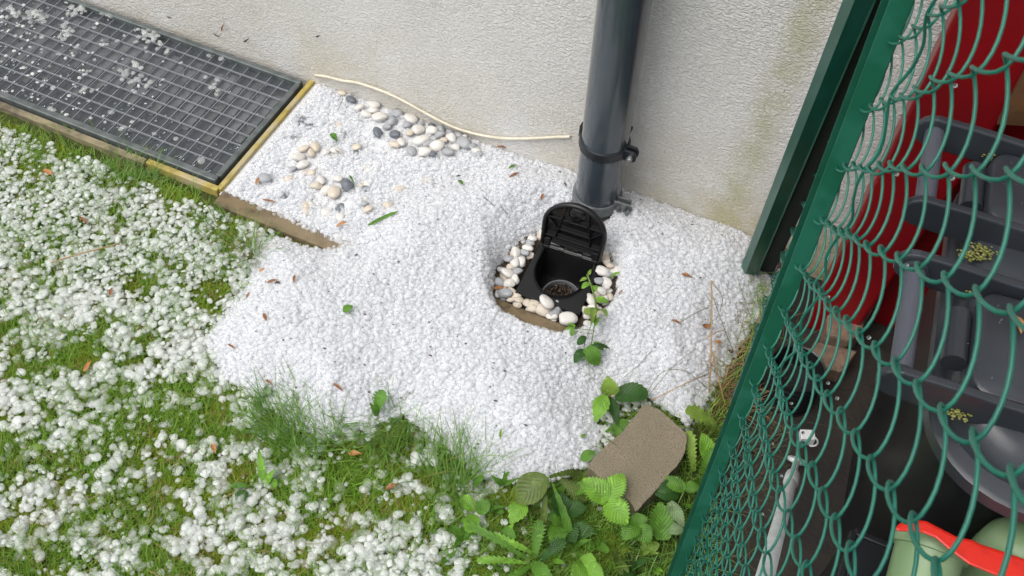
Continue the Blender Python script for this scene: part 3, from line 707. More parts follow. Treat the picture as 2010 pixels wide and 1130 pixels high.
P = np.stack([X, Yv, terrain(X, Yv)-.004], 1); n_ = len(P); ms = mo > .60
L = np.where(ms, rng.uniform(.010, .020, n_), rng.uniform(.018, .044, n_)); tl = rng.uniform(.1, 1.0, n_); wd_ = np.where(ms, .0013, .0017)*rng.uniform(.7, 1.3, n_)
gm = ~ms | (rng.random(n_) < .35); V, F = blades(P[gm], np.where(ms, rng.uniform(.016, .036, n_), L)[gm], .0016*rng.uniform(.6, 1.4, gm.sum()), tl[gm], 61); go = bigmesh('grass', V, F, M_grass); tag(go, 'short wet green lawn grass between the hailstones', 'grass', kind='stuff')
Pm = np.repeat(P[ms], 4, 0)+rng.normal(0, .004, (4*ms.sum(), 3))*[1, 1, .2]; k_ = len(Pm)
V, F = blades(Pm, rng.uniform(.010, .024, k_), .0019*rng.uniform(.6, 1.4, k_), rng.uniform(.0, 1.3, k_), 62); go = bigmesh('moss', V, F, M_moss); tag(go, 'low olive green moss patches in the lawn', 'moss', kind='stuff')

nt = 17000; X = rng.uniform(-2.3, -.10, nt); Yv = rng.uniform(.12, 1.14, nt); ok = sdf(MOUND, X, Yv) < -.004; X, Yv = X[ok], Yv[ok]
ok = vnoise(X, Yv, 17., 88, 2) > .46; X, Yv = X[ok], Yv[ok]; k_ = len(X)
V, F = blades(np.stack([X, Yv, terrain(X, Yv)+.004+.008*rng.random(k_)], 1), rng.uniform(.012, .038, k_), .0014*rng.uniform(.6, 1.4, k_), rng.uniform(1.0, 1.5, k_), 63, None, .2)
tag(bigmesh('thatch', V, F, mat('brown_thatch', (.20, .15, .045), .6, isl=((.34, .27, .11), .3, 1.2), translucent=.2)), 'dead brown thatch between the grass blades of the lawn', 'thatch', kind='stuff')
# longer tufts, each a plant of its own
def tuft(px, py, spread, nb, l0, l1, label, mk, dry):
    p = S(px, py); t = thing('grass_tuft', label, 'grass tuft', p, 'longer grass tufts at the hail edge'); m = {'grass': M_grass, 'grass2': M_grass2}[mk]
    rad = spread > .02; sp_ = spread*(1.5 if rad else 1.)
    a = rng.random(nb)*6.283; rr = sp_*np.sqrt(rng.random(nb)); P = np.stack([rr*np.cos(a)*1.25, rr*np.sin(a)*.9, np.full(nb, -.006)], 1)
    lean = random.random()*6.283; az = np.where(rng.random(nb) < (.55 if rad else .1), lean+rng.normal(0, .6, nb), a+rng.normal(0, 1.4, nb))
    V, F = blades(P, l0+(l1-l0)*rng.random(nb)**1.8, .0018*rng.uniform(.5, 1.5, nb), rng.uniform(.1, 1.0, nb), int(px), az, 1.2)
    o = bigmesh('blades', V, F, m); o.parent = t
    if dry:
        V, F = blades(P[:dry]*1.1, rng.uniform(l0, l1, dry), .0013*np.ones(dry), rng.uniform(.3, 1.1, dry), int(px)+1, None, 1.0)
        o = bigmesh('dry_blades', V, F, M_straw); o.parent = t
    return t
for q in TUFTS: tuft(*q)
# rough growth along the foot of the fence
def line_pts(L, n, jit, z=None):
    P = [Vector(S(*q)) if z is None else Vector(G(*q, z)) for q in L]; out = []
    for k in range(n):
        i = rng.integers(0, len(P)-1); q = P[i].lerp(P[i+1], rng.random()); out.append((q.x+rng.normal(0, jit), q.y+rng.normal(0, jit), q.z-.01))
    return np.array(out)
Pw = line_pts([(1492,545),(1480,610),(1455,680),(1430,740),(1400,800),(1385,870),(1360,950),(1335,1040),(1320,1130),(1290,1180)], 620, .012); k_ = len(Pw)
V, F = blades(Pw, rng.uniform(.03, .085, k_), .0016*rng.uniform(.6, 1.4, k_), rng.uniform(.1, 1.2, k_), 71, None, 1.0); tag(bigmesh('rough_grass', V, F, M_grass), 'rough green grass along the foot of the fence', 'grass', kind='stuff')
Pw = line_pts([(1470,640),(1425,720),(1410,780),(1440,800),(1480,760)], 240, .014); k_ = len(Pw)
V, F = blades(Pw, rng.uniform(.04, .11, k_), .0013*rng.uniform(.6, 1.4, k_), rng.uniform(.1, 1.3, k_), 72, None, .8); tag(bigmesh('dry_grass', V, F, M_straw), 'dry brown grass beside the fence foot', 'dry grass', kind='stuff')
Pw = line_pts([(1545,690),(1500,800),(1470,900),(1440,1000),(1400,1130)], 900, .03, -.045); k_ = len(Pw)
V, F = blades(Pw, rng.uniform(.03, .09, k_), .0012*rng.uniform(.6, 1.4, k_), rng.uniform(.3, 1.5, k_), 73, None, .5); tag(bigmesh('dead_stalks', V, F, mat('dead_stalk', (.13, .10, .05), .6, isl=((.06, .075, .02), .3, 1.))), 'tangled dead stalks on the ground behind the fence mesh', 'dead stalks', kind='stuff')
# weeds of the corner, ground cover between the leaves
N2 = 2600
Xc, Yc = [], []
while len(Xc) < N2:
    q = G(random.uniform(880, 1400), random.uniform(900, 1180), 0)
    if float(sdf(MOUND, np.array([q.x]), np.array([q.y]))[0]) < 0: Xc.append(q.x); Yc.append(q.y)
Pc = np.stack([np.array(Xc), np.array(Yc), terrain(np.array(Xc), np.array(Yc))-.005], 1)
V, F = blades(Pc, rng.uniform(.02, .07, N2), .0016*rng.uniform(.6, 1.6, N2), rng.uniform(.2, 1.3, N2), 74, None, .9); tag(bigmesh('weedy_grass', V, F, M_grass2), 'dark weedy grass around the strawberry leaves', 'grass', kind='stuff')

# ------------------------------------------------------------------ leaves and plants
def leafmat(name, c, vein): return mat(name, c, .42, spec=.45, leafveins=vein, translucent=.3, var=(38., tuple(x*.62 for x in c), .42, .68), var2=(110., tuple(min(1, x*1.5) for x in c), .58, .72))
LM = {'bright': leafmat('bright_leaf', (.20, .42, .045), (.32, .54, .12)), 'mid': leafmat('mid_leaf', (.11, .26, .03), (.17, .30, .07)),
      'dark': leafmat('dark_leaf', (.035, .105, .018), (.09, .18, .05)), 'pale': leafmat('pale_leaf', (.22, .33, .15), (.32, .42, .22)),
      'olive': leafmat('olive_leaf', (.11, .17, .03), (.2, .26, .08)), 'lime': leafmat('lime_leaf', (.24, .38, .06), (.36, .48, .15))}
M_stem = mat('green_stem', (.12, .20, .04), .45, translucent=.15); M_rstem = mat('reddish_stem', (.22, .12, .05), .5)
def wprof(kind, t):
    if kind == 'straw': return max(0., math.sin(math.pi*min(1, .08+.92*t)**.85))**.75
    if kind == 'oval': return math.sin(math.pi*min(.99, .03+.96*t)**.9)**.7
    if kind == 'round': return math.sin(math.pi*min(.985, .05+.93*t))**.5
    if kind == 'dand': return (.25+.75*t**.8)*(1-max(0, (t-.75)/.25)**2*.9)*(1 if t < .98 else .3)
    if kind == 'lance': return math.sin(math.pi*min(.99, .04+.95*t)**.75)
def leaf_into(b, p0, p1, wid, kind, up=Vector((0, 0, 1)), arch=.12, fold=.22, droop=0., wav=0.):
    p0 = Vector(p0); p1 = Vector(p1); d = p1-p0; L = d.length; d.normalize()
    side = d.cross(up).normalized(); nn = side.cross(d).normalized()
    teeth = {'straw': 22, 'oval': 12, 'round': 16, 'dand': 20, 'lance': 12}[kind]; amp = {'straw': .13, 'oval': 0., 'round': .05, 'dand': .26, 'lance': .08}[kind]
    cols = (-1, -.55, 0, .55, 1); V = []; U = []; ph = random.random()*6
    for i in range(teeth+1):
        t = i/teeth; w0 = wid*.5*wprof(kind, t); o = p0+d*(L*t)+nn*(L*arch*math.sin(math.pi*t)-droop*t*t)
        for s_ in cols:
            k = 1.; fwd = 0.
            if abs(s_) == 1 and 0 < i < teeth: k = 1+amp*(1 if i % 2 else -1); fwd = L/teeth*(.5 if i % 2 else 0)*(1 if amp else 0)
            V.append(o+side*(w0*s_*k)+d*fwd+nn*(fold*w0*abs(s_)**1.3+wav*wid*math.sin(t*9+ph+s_*1.5)*abs(s_))); U.append((s_, t))
    F = []
    for i in range(teeth):
        for c in range(4):
            a = i*5+c; F.append((a, a+1, a+6, a+5))
    if b.uv is None: b.uv = []
    b.add(V, F); b.uv += U
def PZ(px, py, z): return S(px, py)+ray(px, py)*(-z/abs(ray(px, py).z)) if False else G(px, py, S(px, py).z+z)
def plant(name, label, base, leaves, cat='plant', stems=(), smat=None, group=None):
    """leaves: (px0,py0,z0, px1,py1,z1, width px, kind, material); stems: list of pixel paths (px,py,z)"""
    t = thing(name, label, cat, PZ(*base, 0), group)
    for L in leaves:
        if isinstance(L, dict): parts = L['leaflets']
        else: parts = [L]
        b = MB(); b.uv = []
        for (x0, y0, z0, x1, y1, z1, wp, kind, mk) in parts:
            leaf_into(b, PZ(x0, y0, z0), PZ(x1, y1, z1), wp/1150., kind, up=Vector((random.uniform(-.2, .2), random.uniform(-.4, .1), 1)), arch=random.uniform(.05, .16), fold=random.uniform(.12, .3), wav=.03 if kind != 'straw' else .0)
        b.build('leaf', LM[parts[0][8]], t, True)
    for path in stems:
        r0 = .0012
        if isinstance(path, tuple): r0, path = path
        b = MB(); b.tube(smooth_pts([PZ(*q) for q in path]), r0, 6); b.build('stem', smat or M_stem, t, True)
    return t
plant('strawberry_plant', 'bright green strawberry plant with toothed three part leaves in front of the paver', (1205,1060), [
    {'leaflets': [(1192,983,.062,1143,940,.070,50,'straw','bright'), (1192,982,.062,1224,930,.074,47,'straw','bright'), (1193,985,.062,1231,1030,.058,52,'straw','bright')]},
    {'leaflets': [(1252,1030,.045,1249,1006,.055,40,'straw','mid'), (1252,1031,.045,1222,1060,.042,40,'straw','mid'), (1253,1031,.045,1276,1066,.040,38,'straw','mid')]}],
    stems=[[(1193,984,.061),(1200,1020,.04),(1208,1060,.0)], [(1252,1030,.044),(1235,1050,.02),(1210,1065,.0)]])
plant('strawberry_plant', 'darker strawberry plant with pale turned up leaf between paver and fence', (1330,1090), [
    (1314,985,.055,1342,1034,.05,26,'straw','pale'), (1340,1036,.05,1312,1046,.045,24,'straw','pale'),
    (1300,1060,.03,1295,985,.045,52,'straw','mid'), (1330,965,.04,1285,970,.045,46,'straw','dark'), (1345,960,.05,1300,938,.05,30,'straw','mid'), (1345,960,.05,1372,955,.05,26,'straw','mid')],
    stems=[[(1340,1036,.05),(1345,1060,.03),(1332,1092,.0)], [(1345,960,.05),(1325,1010,.03),(1330,1085,.0)]])
plant('dandelion', 'dandelion with broad ragged leaves squeezed between paver and fence post', (1395,900), [
    (1412,850,.02,1345,803,.05,44,'dand','lime'), (1395,905,.01,1378,850,.05,36,'oval','bright'), (1362,925,.01,1352,845,.045,30,'dand','lime'), (1375,930,.0,1400,880,.04,30,'dand','mid')])
plant('broad_leaf_weed', 'leafy weed with one large dark round leaf above the paver', (1200,800), [
    (1207,778,.035,1272,774,.030,48,'round','dark'), (1200,775,.045,1193,738,.055,40,'straw','lime'), (1188,775,.04,1168,828,.025,36,'lance','bright'), (1198,780,.03,1212,836,.02,24,'lance','dark'), (1212,828,.02,1240,838,.02,22,'oval','mid'), (1200,835,.015,1225,860,.02,28,'dand','mid'), (1188,850,.012,1215,835,.02,22,'dand','mid'), (1140,902,.01,1168,886,.02,24,'oval','mid')],
    stems=[(.0011, [(1200,775,.045),(1192,785,.03),(1196,830,.0)]), (.0011, [(1207,778,.035),(1196,790,.02),(1200,830,.0)])], smat=M_rstem)
plant('dock_weed', 'weed with a curled olive leaf at the lower tip of the hail heap', (1055,1065), [
    (1074,936,.055,1012,985,.045,62,'oval','olive'), (1030,985,.04,1002,1030,.03,40,'lance','bright'), (1078,936,.05,1140,930,.04,22,'dand','olive'), (1058,1060,.0,1072,950,.055,16,'lance','olive'), (1125,1080,.0,1082,945,.05,18,'lance','mid'), (1100,940,.03,1150,985,.03,40,'dand','olive')],
    stems=[[(1076,936,.055),(1066,1000,.035),(1055,1065,.0)], [(1080,940,.05),(1100,1000,.035),(1128,1085,.0)]])
plant('dandelion', 'dandelion rosette with long toothed leaves at the bottom of the picture', (1040,1110), [
    (1045,1085,.02,955,1050,.030,24,'dand','bright'), (1040,1100,.02,905,1020,.025,20,'dand','mid'), (1045,1105,.02,1092,1150,.04,30,'lance','mid'), (1040,1110,.02,985,1150,.03,26,'dand','mid'), (1035,1105,.02,935,1100,.025,22,'dand','bright'), (1050,1095,.02,1060,1020,.045,30,'dand','mid'), (1060,1100,.02,1110,1060,.04,30,'dand','dark')])
plant('nettle', 'dark leafed nettle between the strawberry and the curled olive leaf', (1110,1020), [
    (1110,1010,.03,1085,965,.05,42,'straw','dark'), (1110,1005,.03,1152,998,.04,40,'straw','dark'), (1105,1020,.02,1075,1010,.035,36,'straw','mid'), (1110,1030,.02,1130,1065,.03,40,'straw','dark'), (1100,1030,.02,1085,1075,.03,40,'straw','mid'), (1118,1040,.02,1170,1045,.03,34,'straw','dark'), (1120,965,.03,1165,960,.05,30,'straw','mid')])
plant('strawberry_plant', 'strawberry leaf cut by the lower picture border', (1150,1125), [{'leaflets': [(1150,1115,.04,1120,1130,.05,40,'straw','bright'), (1150,1115,.04,1160,1085,.05,34,'straw','bright'), (1151,1116,.04,1185,1135,.05,40,'straw','bright')]}], stems=[[(1150,1115,.04),(1150,1130,.0)]])
plant('clover', 'small round leaves in the grass at the left edge of the weeds', (930,1010), [(930,1000,.02,905,975,.03,30,'round','bright'), (935,1005,.02,960,985,.03,30,'round','mid'), (930,1010,.02,920,1045,.03,32,'round','bright'), (985,1040,.02,1010,1060,.03,30,'round','mid')])
# the trailing weed over the rim of the hollow
plant('trailing_weed', 'slender trailing weed hanging over the right rim of the drain hollow', (1165,690), [
    {'leaflets': [(1152,545,.075,1138,552,.07,9,'lance','lime'), (1155,540,.075,1160,528,.08,8,'lance','lime')]},
    (1158,556,.07,1142,566,.065,17,'oval','bright'), (1165,560,.07,1170,572,.065,14,'oval','bright'),
    (1170,588,.06,1195,594,.055,20,'straw','bright'), (1168,604,.055,1160,640,.05,17,'lance','lime'), (1172,610,.055,1192,622,.05,18,'straw','lime'), (1165,605,.055,1147,614,.05,20,'dand','lime'), (1172,625,.05,1170,640,.045,20,'straw','bright'),
    {'leaflets': [(1128,640,.03,1108,650,.025,14,'dand','bright'), (1128,640,.03,1122,660,.02,12,'dand','bright'), (1130,640,.03,1116,636,.03,10,'dand','bright')]},
    (1150,660,.03,1133,676,.02,18,'oval','dark'), (1146,685,.015,1128,712,.01,23,'oval','dark'), (1150,682,.02,1176,716,.01,38,'straw','mid'), (1160,678,.02,1198,685,.015,12,'lance','dark'), (1165,672,.02,1185,688,.015,16,'lance','mid')],
    stems=[(.0019, [(1152,538,.078),(1162,565,.07),(1170,600,.055),(1168,630,.045)]), (.001, [(1168,630,.045),(1165,650,.03),(1160,680,.015)]), (.0007, [(1165,648,.035),(1145,646,.03),(1125,642,.03)]), (.0006, [(1163,655,.03),(1140,652,.025),(1118,648,.02)]), (.0007, [(1160,640,.04),(1148,672,.02),(1147,690,.015)]), (.0006, [(1155,700,.008),(1156,725,.004),(1156,748,.003)])])
plant('broad_leaf_weed', 'ragged broad green leaf rising from the grass tuft below the hail heap', (745,815), [(738,812,.01,752,765,.03,34,'dand','mid'), (742,815,.01,725,790,.03,18,'lance','mid')])
plant('lawn_weed', 'narrow leaved weed among the hail in the lower lawn', (520,945), [(518,950,.01,508,880,.035,16,'lance','bright'), (520,955,.01,540,920,.03,18,'lance','bright'), (530,955,.01,545,945,.02,22,'round','bright'), (465,985,.015,485,965,.02,28,'round','dark'), (450,955,.015,490,955,.02,14,'lance','mid')])

# bits of leaf and husk lying about
def litter(px, py, lp, wp, ang, mk, label, name, cat, group=None, kind='lance', z=.006):
    a = R_(ang); dx, dy = math.cos(a)*lp/2, -math.sin(a)*lp/2
    b = MB(); b.uv = []; leaf_into(b, PZ(px-dx, py-dy, z), PZ(px+dx, py+dy, z+random.uniform(-.001, .004)), wp/1080., kind, arch=random.uniform(.0, .2), fold=random.uniform(.1, .6), wav=.05)
    return tag(b.build(name, mk, None, True), label, cat, group)
M_husk = mat('brown_husk', (.25, .105, .035), .5, isl=((.12, .05, .025), .3, 1.)); M_husk = mat('russet_husk', (.26, .105, .035), .5, var=(300., (.12, .05, .025), .4, .7)); M_dkh = mat('dark_husk', (.05, .025, .015), .5)
M_tan = mat('tan_husk', (.42, .19, .06), .5, var=(300., (.25, .11, .04), .4, .7))
for px, py, lp, wp, an, k in [(520,622,16,7,110,0),(535,552,22,8,15,0),(545,555,12,7,-10,1),(487,578,14,5,60,0),(578,547,16,6,80,0),(664,760,24,7,-40,0),(528,750,18,6,-35,0),(1218,575,18,8,50,0),(1348,541,22,9,-20,0),(1010,343,24,7,25,0),(1065,385,14,7,70,0),(1387,640,9,20,90,0),(1328,632,22,6,-25,0),(1410,672,16,8,-10,2),(1110,362,10,5,-60,1),(505,355,16,7,75,2),(985,290,22,6,-10,0),(1435,690,12,8,-30,1),(700,500,8,4,30,1),(672,440,26,8,20,2),(530,394,30,6,-12,0),(980,565,24,9,5,2),(985,528,20,8,5,2),(455,680,18,5,-35,0),(845,698,8,4,-25,1),(823,440,5,4,0,1)]:
    litter(px, py, lp, wp, an, (M_husk, M_dkh, M_tan)[k], ('narrow russet husk lying on the white hail', 'small dark husk lying on the white hail', 'tan husk lying on the white hail')[k], 'husk', 'husk', 'husks blown onto the hail')
for px, py, lp, wp, an, k in [(95,338,22,12,-30,2),(172,718,26,10,60,2),(420,880,20,10,-70,2),(697,891,26,12,0,2),(770,955,28,10,20,0),(165,432,20,8,-40,0),(218,572,18,8,75,0),(515,530,14,7,30,2)]:
    litter(px, py, lp, wp, an, (M_husk, M_dkh, M_tan)[k], 'brown husk lying among the hailstones on the lawn', 'husk', 'husk', 'husks on the lawn', z=.022)
for px, py, lp, wp, an in [(42,36,22,11,-35),(58,15,24,8,30),(118,155,18,10,-30),(55,223,26,8,5)]:
    litter(px, py, lp, wp, an, M_tan, 'orange brown husk lying on the wet grate', 'husk', 'husk', 'husks on the grate', z=.012)
for px, py, lp, wp, an, mk, lb in [(655,270,20,15,-50,'mid','green leaf scrap standing in the thin hail of the strip'),(683,606,22,19,30,'mid','round green leaf scrap alone on the hail heap'),(1007,327,18,8,20,'mid','small green leaf scrap on the hail near the wall'),(752,428,66,11,25,'mid','long torn green leaf lying on the hail behind the kerb end'),(1208,541,26,9,35,'bright','fresh green leaf on the hail right of the drain box'),(905,358,14,8,-40,'mid','crumpled green scrap on the hail under the pebble row'),(900,345,10,5,10,'dark','dark green scrap on the hail under the pebble row'),(72,882,38,17,15,'lime','yellow green leaf lying on the hail of the lawn'),(1145,855,12,6,30,'bright','tiny green scrap on the hail left of the paver'),(983,850,18,6,85,'lime','pale green scrap on the lower hail heap'),(525,768,22,14,-80,'pale','pale green leaf scrap at the lower left rim of the hail heap'),(352,5,34,24,10,'bright','bright green leaf lying on the grate at the wall side'),(7,95,22,18,20,'mid','green leaf on the grate at the picture border'),(178,118,14,10,0,'mid','small green leaf in the middle of the grate'),(313,188,14,12,0,'mid','small green leaf near the lower middle of the grate'),(424,173,12,10,0,'olive','olive leaf scrap beside hail near the wall end of the grate'),(690,352,18,5,-60,'mid','thin green scrap above the dark slate pebble')]:
    litter(px, py, lp, wp, an, LM[mk], lb, 'leaf', 'leaf', None, 'oval', z=.008 if px > 440 or py > 300 else .012)
for px, py, lp, an, lb in [(960,395,30,-40,'forked dark twig lying on the hail in front of the downpipe'),(990,413,22,-50,'dark twig lying on the hail left of the drain lid'),(668,205,26,65,'thin dark twig on the hail by the wall pebbles'),(660,295,24,-35,'thin dark twig in the hail near the green leaf scrap')]:
    a = R_(an); b = MB(); dx, dy = math.cos(a)*lp/2, -math.sin(a)*lp/2
    b.tube([PZ(px-dx, py-dy, .006), PZ(px, py, .009), PZ(px+dx, py+dy, .007)], .0007, 5); tag(b.build('twig', M_dkh), lb, 'twig')
# dry stalks
for path, r0, lb in [([(1396,550,.10),(1397,620,.07),(1395,700,.035),(1392,770,.0)], .0014, 'tall upright dry straw stalk in the right hail slope'),
                     ([(1397,552,.10),(1418,584,.08),(1413,612,.07)], .0007, 'thin bent tip of straw beside the upright stalk'),
                     ([(1399,580,.09),(1420,640,.06),(1440,690,.02)], .0007, 'thin dark stalk slanting down right of the upright straw'),
                     ([(1335,632,.02),(1391,604,.045),(1394,640,.05)], .0008, 'thin stalk bent like a roof on the hail slope'),
                     ([(1385,665,.02),(1400,655,.03),(1422,647,.03)], .001, 'short tan stalk across the upright straw'),
                     ([(1398,690,.03),(1410,740,.02),(1425,800,.0)], .0013, 'tan stalk running down into the fence grass'),
                     ([(1448,545,.03),(1462,590,.03),(1475,625,.02)], .0006, 'dark hair thin stalk near the fence foot'),
                     ([(1225,740,.03),(1255,715,.04),(1281,686,.05)], .0006, 'fine grass stem over the hail above the dark round leaf'),
                     ([(1270,780,.03),(1320,720,.05),(1365,685,.06)], .0006, 'long fine grass stem arching over the hail'),
                     ([(1280,785,.02),(1340,755,.03),(1385,735,.03)], .0011, 'tan stem lying across the hail above the paver'),
                     ([(100,515,.03),(160,497,.034),(235,478,.03)], .0014, 'straw stalk lying across the hail on the lawn'),
                     ([(1175,850,.06),(1225,885,.045),(1280,930,.045),(1300,950,.04)], .0006, 'fine grass stem slanting over the paver from its left corner'), ([(1215,870,.05),(1250,905,.045),(1262,960,.045)], .0006, 'fine grass stem curving down the middle of the paver'), ([(1240,860,.045),(1290,890,.05),(1335,935,.03)], .0006, 'fine grass stem crossing the right half of the paver'), ([(1190,900,.05),(1240,895,.05),(1300,925,.04)], .0005, 'fine grass stem lying flat along the paver'),
                     ([(1270,770,.03),(1300,730,.05),(1345,728,.05),(1385,760,.02)], .0006, 'fine arched grass stem above the paver')]:
    b = MB(); b.tube(smooth_pts([PZ(*q) for q in path]), r0, 6); tag(b.build('stalk', mat('straw_stalk', (.34, .22, .09), .5) if r0 > .00095 else mat('thin_stalk', (.12, .12, .05), .5), None, True), lb, 'stalk')

# ------------------------------------------------------------------ chain link fence
FA = R_(-9.7); FH = Vector((math.sin(FA), math.cos(FA), 0)); FN = Vector((math.cos(FA), -math.sin(FA), 0)); FC = .1295
def FP(s, z, d=0.): return FN*(FC+d)+FH*s+Vector((0, 0, z))
M_fgreen = mat('fence_green_paint', (.008, .105, .060), .40, spec=.55, var=(9., (.016, .135, .088), .48, .54), bump=(30., .05, .002))
M_fdark = mat('brace_green_paint', (.007, .078, .050), .30, spec=.5, var=(20., (.011, .095, .064), .45, .6), bump=(40., .06, .002))
M_fwire = mat('green_pvc_wire', (.012, .128, .090), .36, spec=.5, var=(40., (.016, .155, .105), .4, .7))
fen = thing('chain_link_fence', 'green wire mesh fence with thin post and slanting brace at the wall', 'fence', (0, .745, 0))
PITCHW = .072; AW = PITCHW/4+.0011; BW = .0062; WR = .0011
SUB, NS = 18, 6
SB = (.757-FN.y*FC)/FH.y; A2 = R_(-2.4); FH2 = Vector((math.sin(A2), math.cos(A2), 0))
def wire_mesh():
    VV = []; FF = []; o = 0
    k0 = int(math.floor((-.30-.57)/.036)); k1 = int((1.52-.57)/.036)
    zs_top, zs_bot = 1.98, -.02
    for k in range(k0, k1):
        sc = .57+.036*(k+.5); zph = 1.21+.036 + (.036 if k % 2 else 0)
        turns = (zs_top-zs_bot)/PITCHW; n = int(turns*SUB)
        z = np.linspace(zs_top, zs_bot, n); th = -(z-zph)/PITCHW*2*math.pi
        c = np.cos(th); tri = np.arcsin(.9*c)/math.asin(.9)
        sway = .0018*np.sin(z*9+k*1.7)+.0012*np.sin(z*23+k*.6)
        ss_ = sc+AW*(.55*c+.45*tri)+sway*.6; dd = BW*np.sin(th)+.004*np.sin(z*5+k*.22)+.003*np.sin(k*.5); zz = z+.0015*np.sin(k*2.3+z*14)
        P = np.stack([FN.x*(FC+dd)+FH.x*ss_, FN.y*(FC+dd)+FH.y*ss_, zz], 1)
        ov = np.clip(ss_-SB, 0, None)                       # from the post on, the mesh turns a little towards the brace
        P = P-np.outer(ov, np.array(FH))+np.outer(ov, np.array(FH2))
        T = np.gradient(P, axis=0); T /= np.linalg.norm(T, axis=1)[:, None]
        u = np.cross(T, np.array(FN)[None]); u /= np.linalg.norm(u, axis=1)[:, None]; w_ = np.cross(T, u)
        an = np.arange(NS)*2*math.pi/NS
        V = P[:, None, :]+WR*(np.cos(an)[None, :, None]*u[:, None, :]+np.sin(an)[None, :, None]*w_[:, None, :])
        i = np.arange(n-1)[:, None]; j = np.arange(NS)[None]; j2 = (j+1) % NS
        F = np.stack([i*NS+j, i*NS+j2, (i+1)*NS+j2, (i+1)*NS+j], -1).reshape(-1, 4)+o
        VV.append(V.reshape(-1, 3)); FF.append(F); o += n*NS
    return np.concatenate(VV), np.concatenate(FF)
V, F = wire_mesh(); wm = bigmesh('wire_mesh', V-np.array([0, .745, 0]), F, M_fwire); wm.parent = fen
b = MB(); b.box((.0008, .7435, .99), (.0174, .003, 2.12)); b.build('end_post', M_fgreen, fen, bevel=.0006)
b = MB(); b.box((-.0019, .7530, .99), (.0240, .003, 2.12)); b.box((.003, .7482, .99), (.003, .0064, 2.12)); b.build('post_web', M_fdark, fen, bevel=.0005)
f0 = Vector((-.088, 1.47, -.06)); f1 = Vector((.0, .80, 1.98)); fd = (f1-f0); fl_ = fd.length; fd.normalize()
ax_ = (Vector((1, 0, 0))-fd*fd.x).normalized(); dp_ = fd.cross(ax_); dp_ = dp_ if dp_.y > 0 else -dp_
sec = [(-.0185, .014), (-.005, .0), (.0160, .013), (.0185, .0105), (.0185, .038), (-.0185, .038)]
b = MB(); b.prism(sec, f0, ax_, dp_, fd, fl_); b.build('brace', M_fdark, fen, bevel=.0006)
b = MB(); b.prism([(.0188, .030), (.047, .030), (.047, .037), (.0188, .037)], f0, ax_, dp_, fd, fl_); b.build('shade_strip', mat('shade_black', (.006, .009, .008), .6), fen)  # black strip that paints the deep shade of the gap between brace and post
# lacing wire threaded down through the mesh
lp = []
q0 = None
for k in range(60):
    z = 1.45-k*.025; lp.append(FP(.62+.003*math.sin(k*.9)+.008*math.sin(k*.21), z, .004*math.sin(k*1.9)))
b = MB(); b.tube(smooth_pts(lp, 3), .0013, 6); b.build('lacing_wire', M_fwire, fen, True)
dv, df = lumps(1, 2, .1, 1., 4); VV = []; FF = []; o = 0
for k in range(46):
    m_ = random.randint(-9, 8); jz = random.randint(-6, 6); s_ = .57+.036*m_; z = 1.21+.072*jz+(.036 if m_ % 2 else 0)-.0035
    v = dv[k % 2]*.0015+np.array(FP(s_, z)); VV.append(v); FF.append(df+o); o += len(v)
tag(bigmesh('hanging_drops', np.concatenate(VV), np.concatenate(FF), MATS['water']), 'rain drops hanging from the knots of the wire mesh', 'water drops', kind='stuff')

# ------------------------------------------------------------------ things behind the fence
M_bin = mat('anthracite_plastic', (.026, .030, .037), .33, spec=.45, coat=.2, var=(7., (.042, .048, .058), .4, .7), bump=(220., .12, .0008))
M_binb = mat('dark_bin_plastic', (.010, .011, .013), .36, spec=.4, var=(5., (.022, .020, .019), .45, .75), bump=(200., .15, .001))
O_ = Vector((.126, .84, 0)); BV = Vector((-.049, .45, 0)).normalized(); BU = Vector((BV.y, -BV.x, 0))
def W3(u, v, z): return O_+BU*u+BV*v+Vector((0, 0, z))
def rrect(u0, u1, v0, v1, r, n=10):
    out = []
    for cu, cv, a0 in ((u1-r, v1-r, 0), (u0+r, v1-r, 90), (u0+r, v0+r, 180), (u1-r, v0+r, 270)):
        for k in range(n+1): a = R_(a0+90*k/n); out.append((cu+r*math.cos(a), cv+r*math.sin(a)))
    return out
def loft(b, secs):
    V = []; F = []; n = len(secs[0][0])
    for out, z in secs: V += [W3(u, v, z) for u, v in out]
    for i in range(len(secs)-1):
        for k in range(n): k2 = (k+1) % n; F.append((i*n+k, i*n+k2, (i+1)*n+k2, (i+1)*n+k))
    F.append(tuple(range(n))[::-1]); F.append(tuple((len(secs)-1)*n+k for k in range(n))); b.add(V, F)
ZB = .65
wb = thing('wheelie_bin', 'dark grey plastic rubbish bin with twin handle grips behind the mesh', 'bin', W3(.3, .2, -.045))
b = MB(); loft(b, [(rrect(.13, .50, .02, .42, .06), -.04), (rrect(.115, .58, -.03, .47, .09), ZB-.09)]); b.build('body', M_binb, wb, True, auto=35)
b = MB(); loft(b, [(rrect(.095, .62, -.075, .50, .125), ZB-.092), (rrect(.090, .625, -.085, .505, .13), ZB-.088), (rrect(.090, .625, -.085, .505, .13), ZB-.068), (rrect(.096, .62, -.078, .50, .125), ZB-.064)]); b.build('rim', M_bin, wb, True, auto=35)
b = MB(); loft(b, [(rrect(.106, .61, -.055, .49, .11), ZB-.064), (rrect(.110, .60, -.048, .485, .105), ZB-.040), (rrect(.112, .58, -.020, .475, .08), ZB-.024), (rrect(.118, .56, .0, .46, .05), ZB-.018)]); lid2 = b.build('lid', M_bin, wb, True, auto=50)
for v0, v1 in ((.012, .178), (.302, .442)):
    b = MB(); loft(b, [(rrect(.114, .54, v0, v1, .030), ZB-.03), (rrect(.118, .54, v0+.002, v1-.002, .028), ZB+.006), (rrect(.122, .535, v0+.006, v1-.006, .025), ZB+.009)]); b.build('raised_panel', M_bin, lid2, True, auto=50)
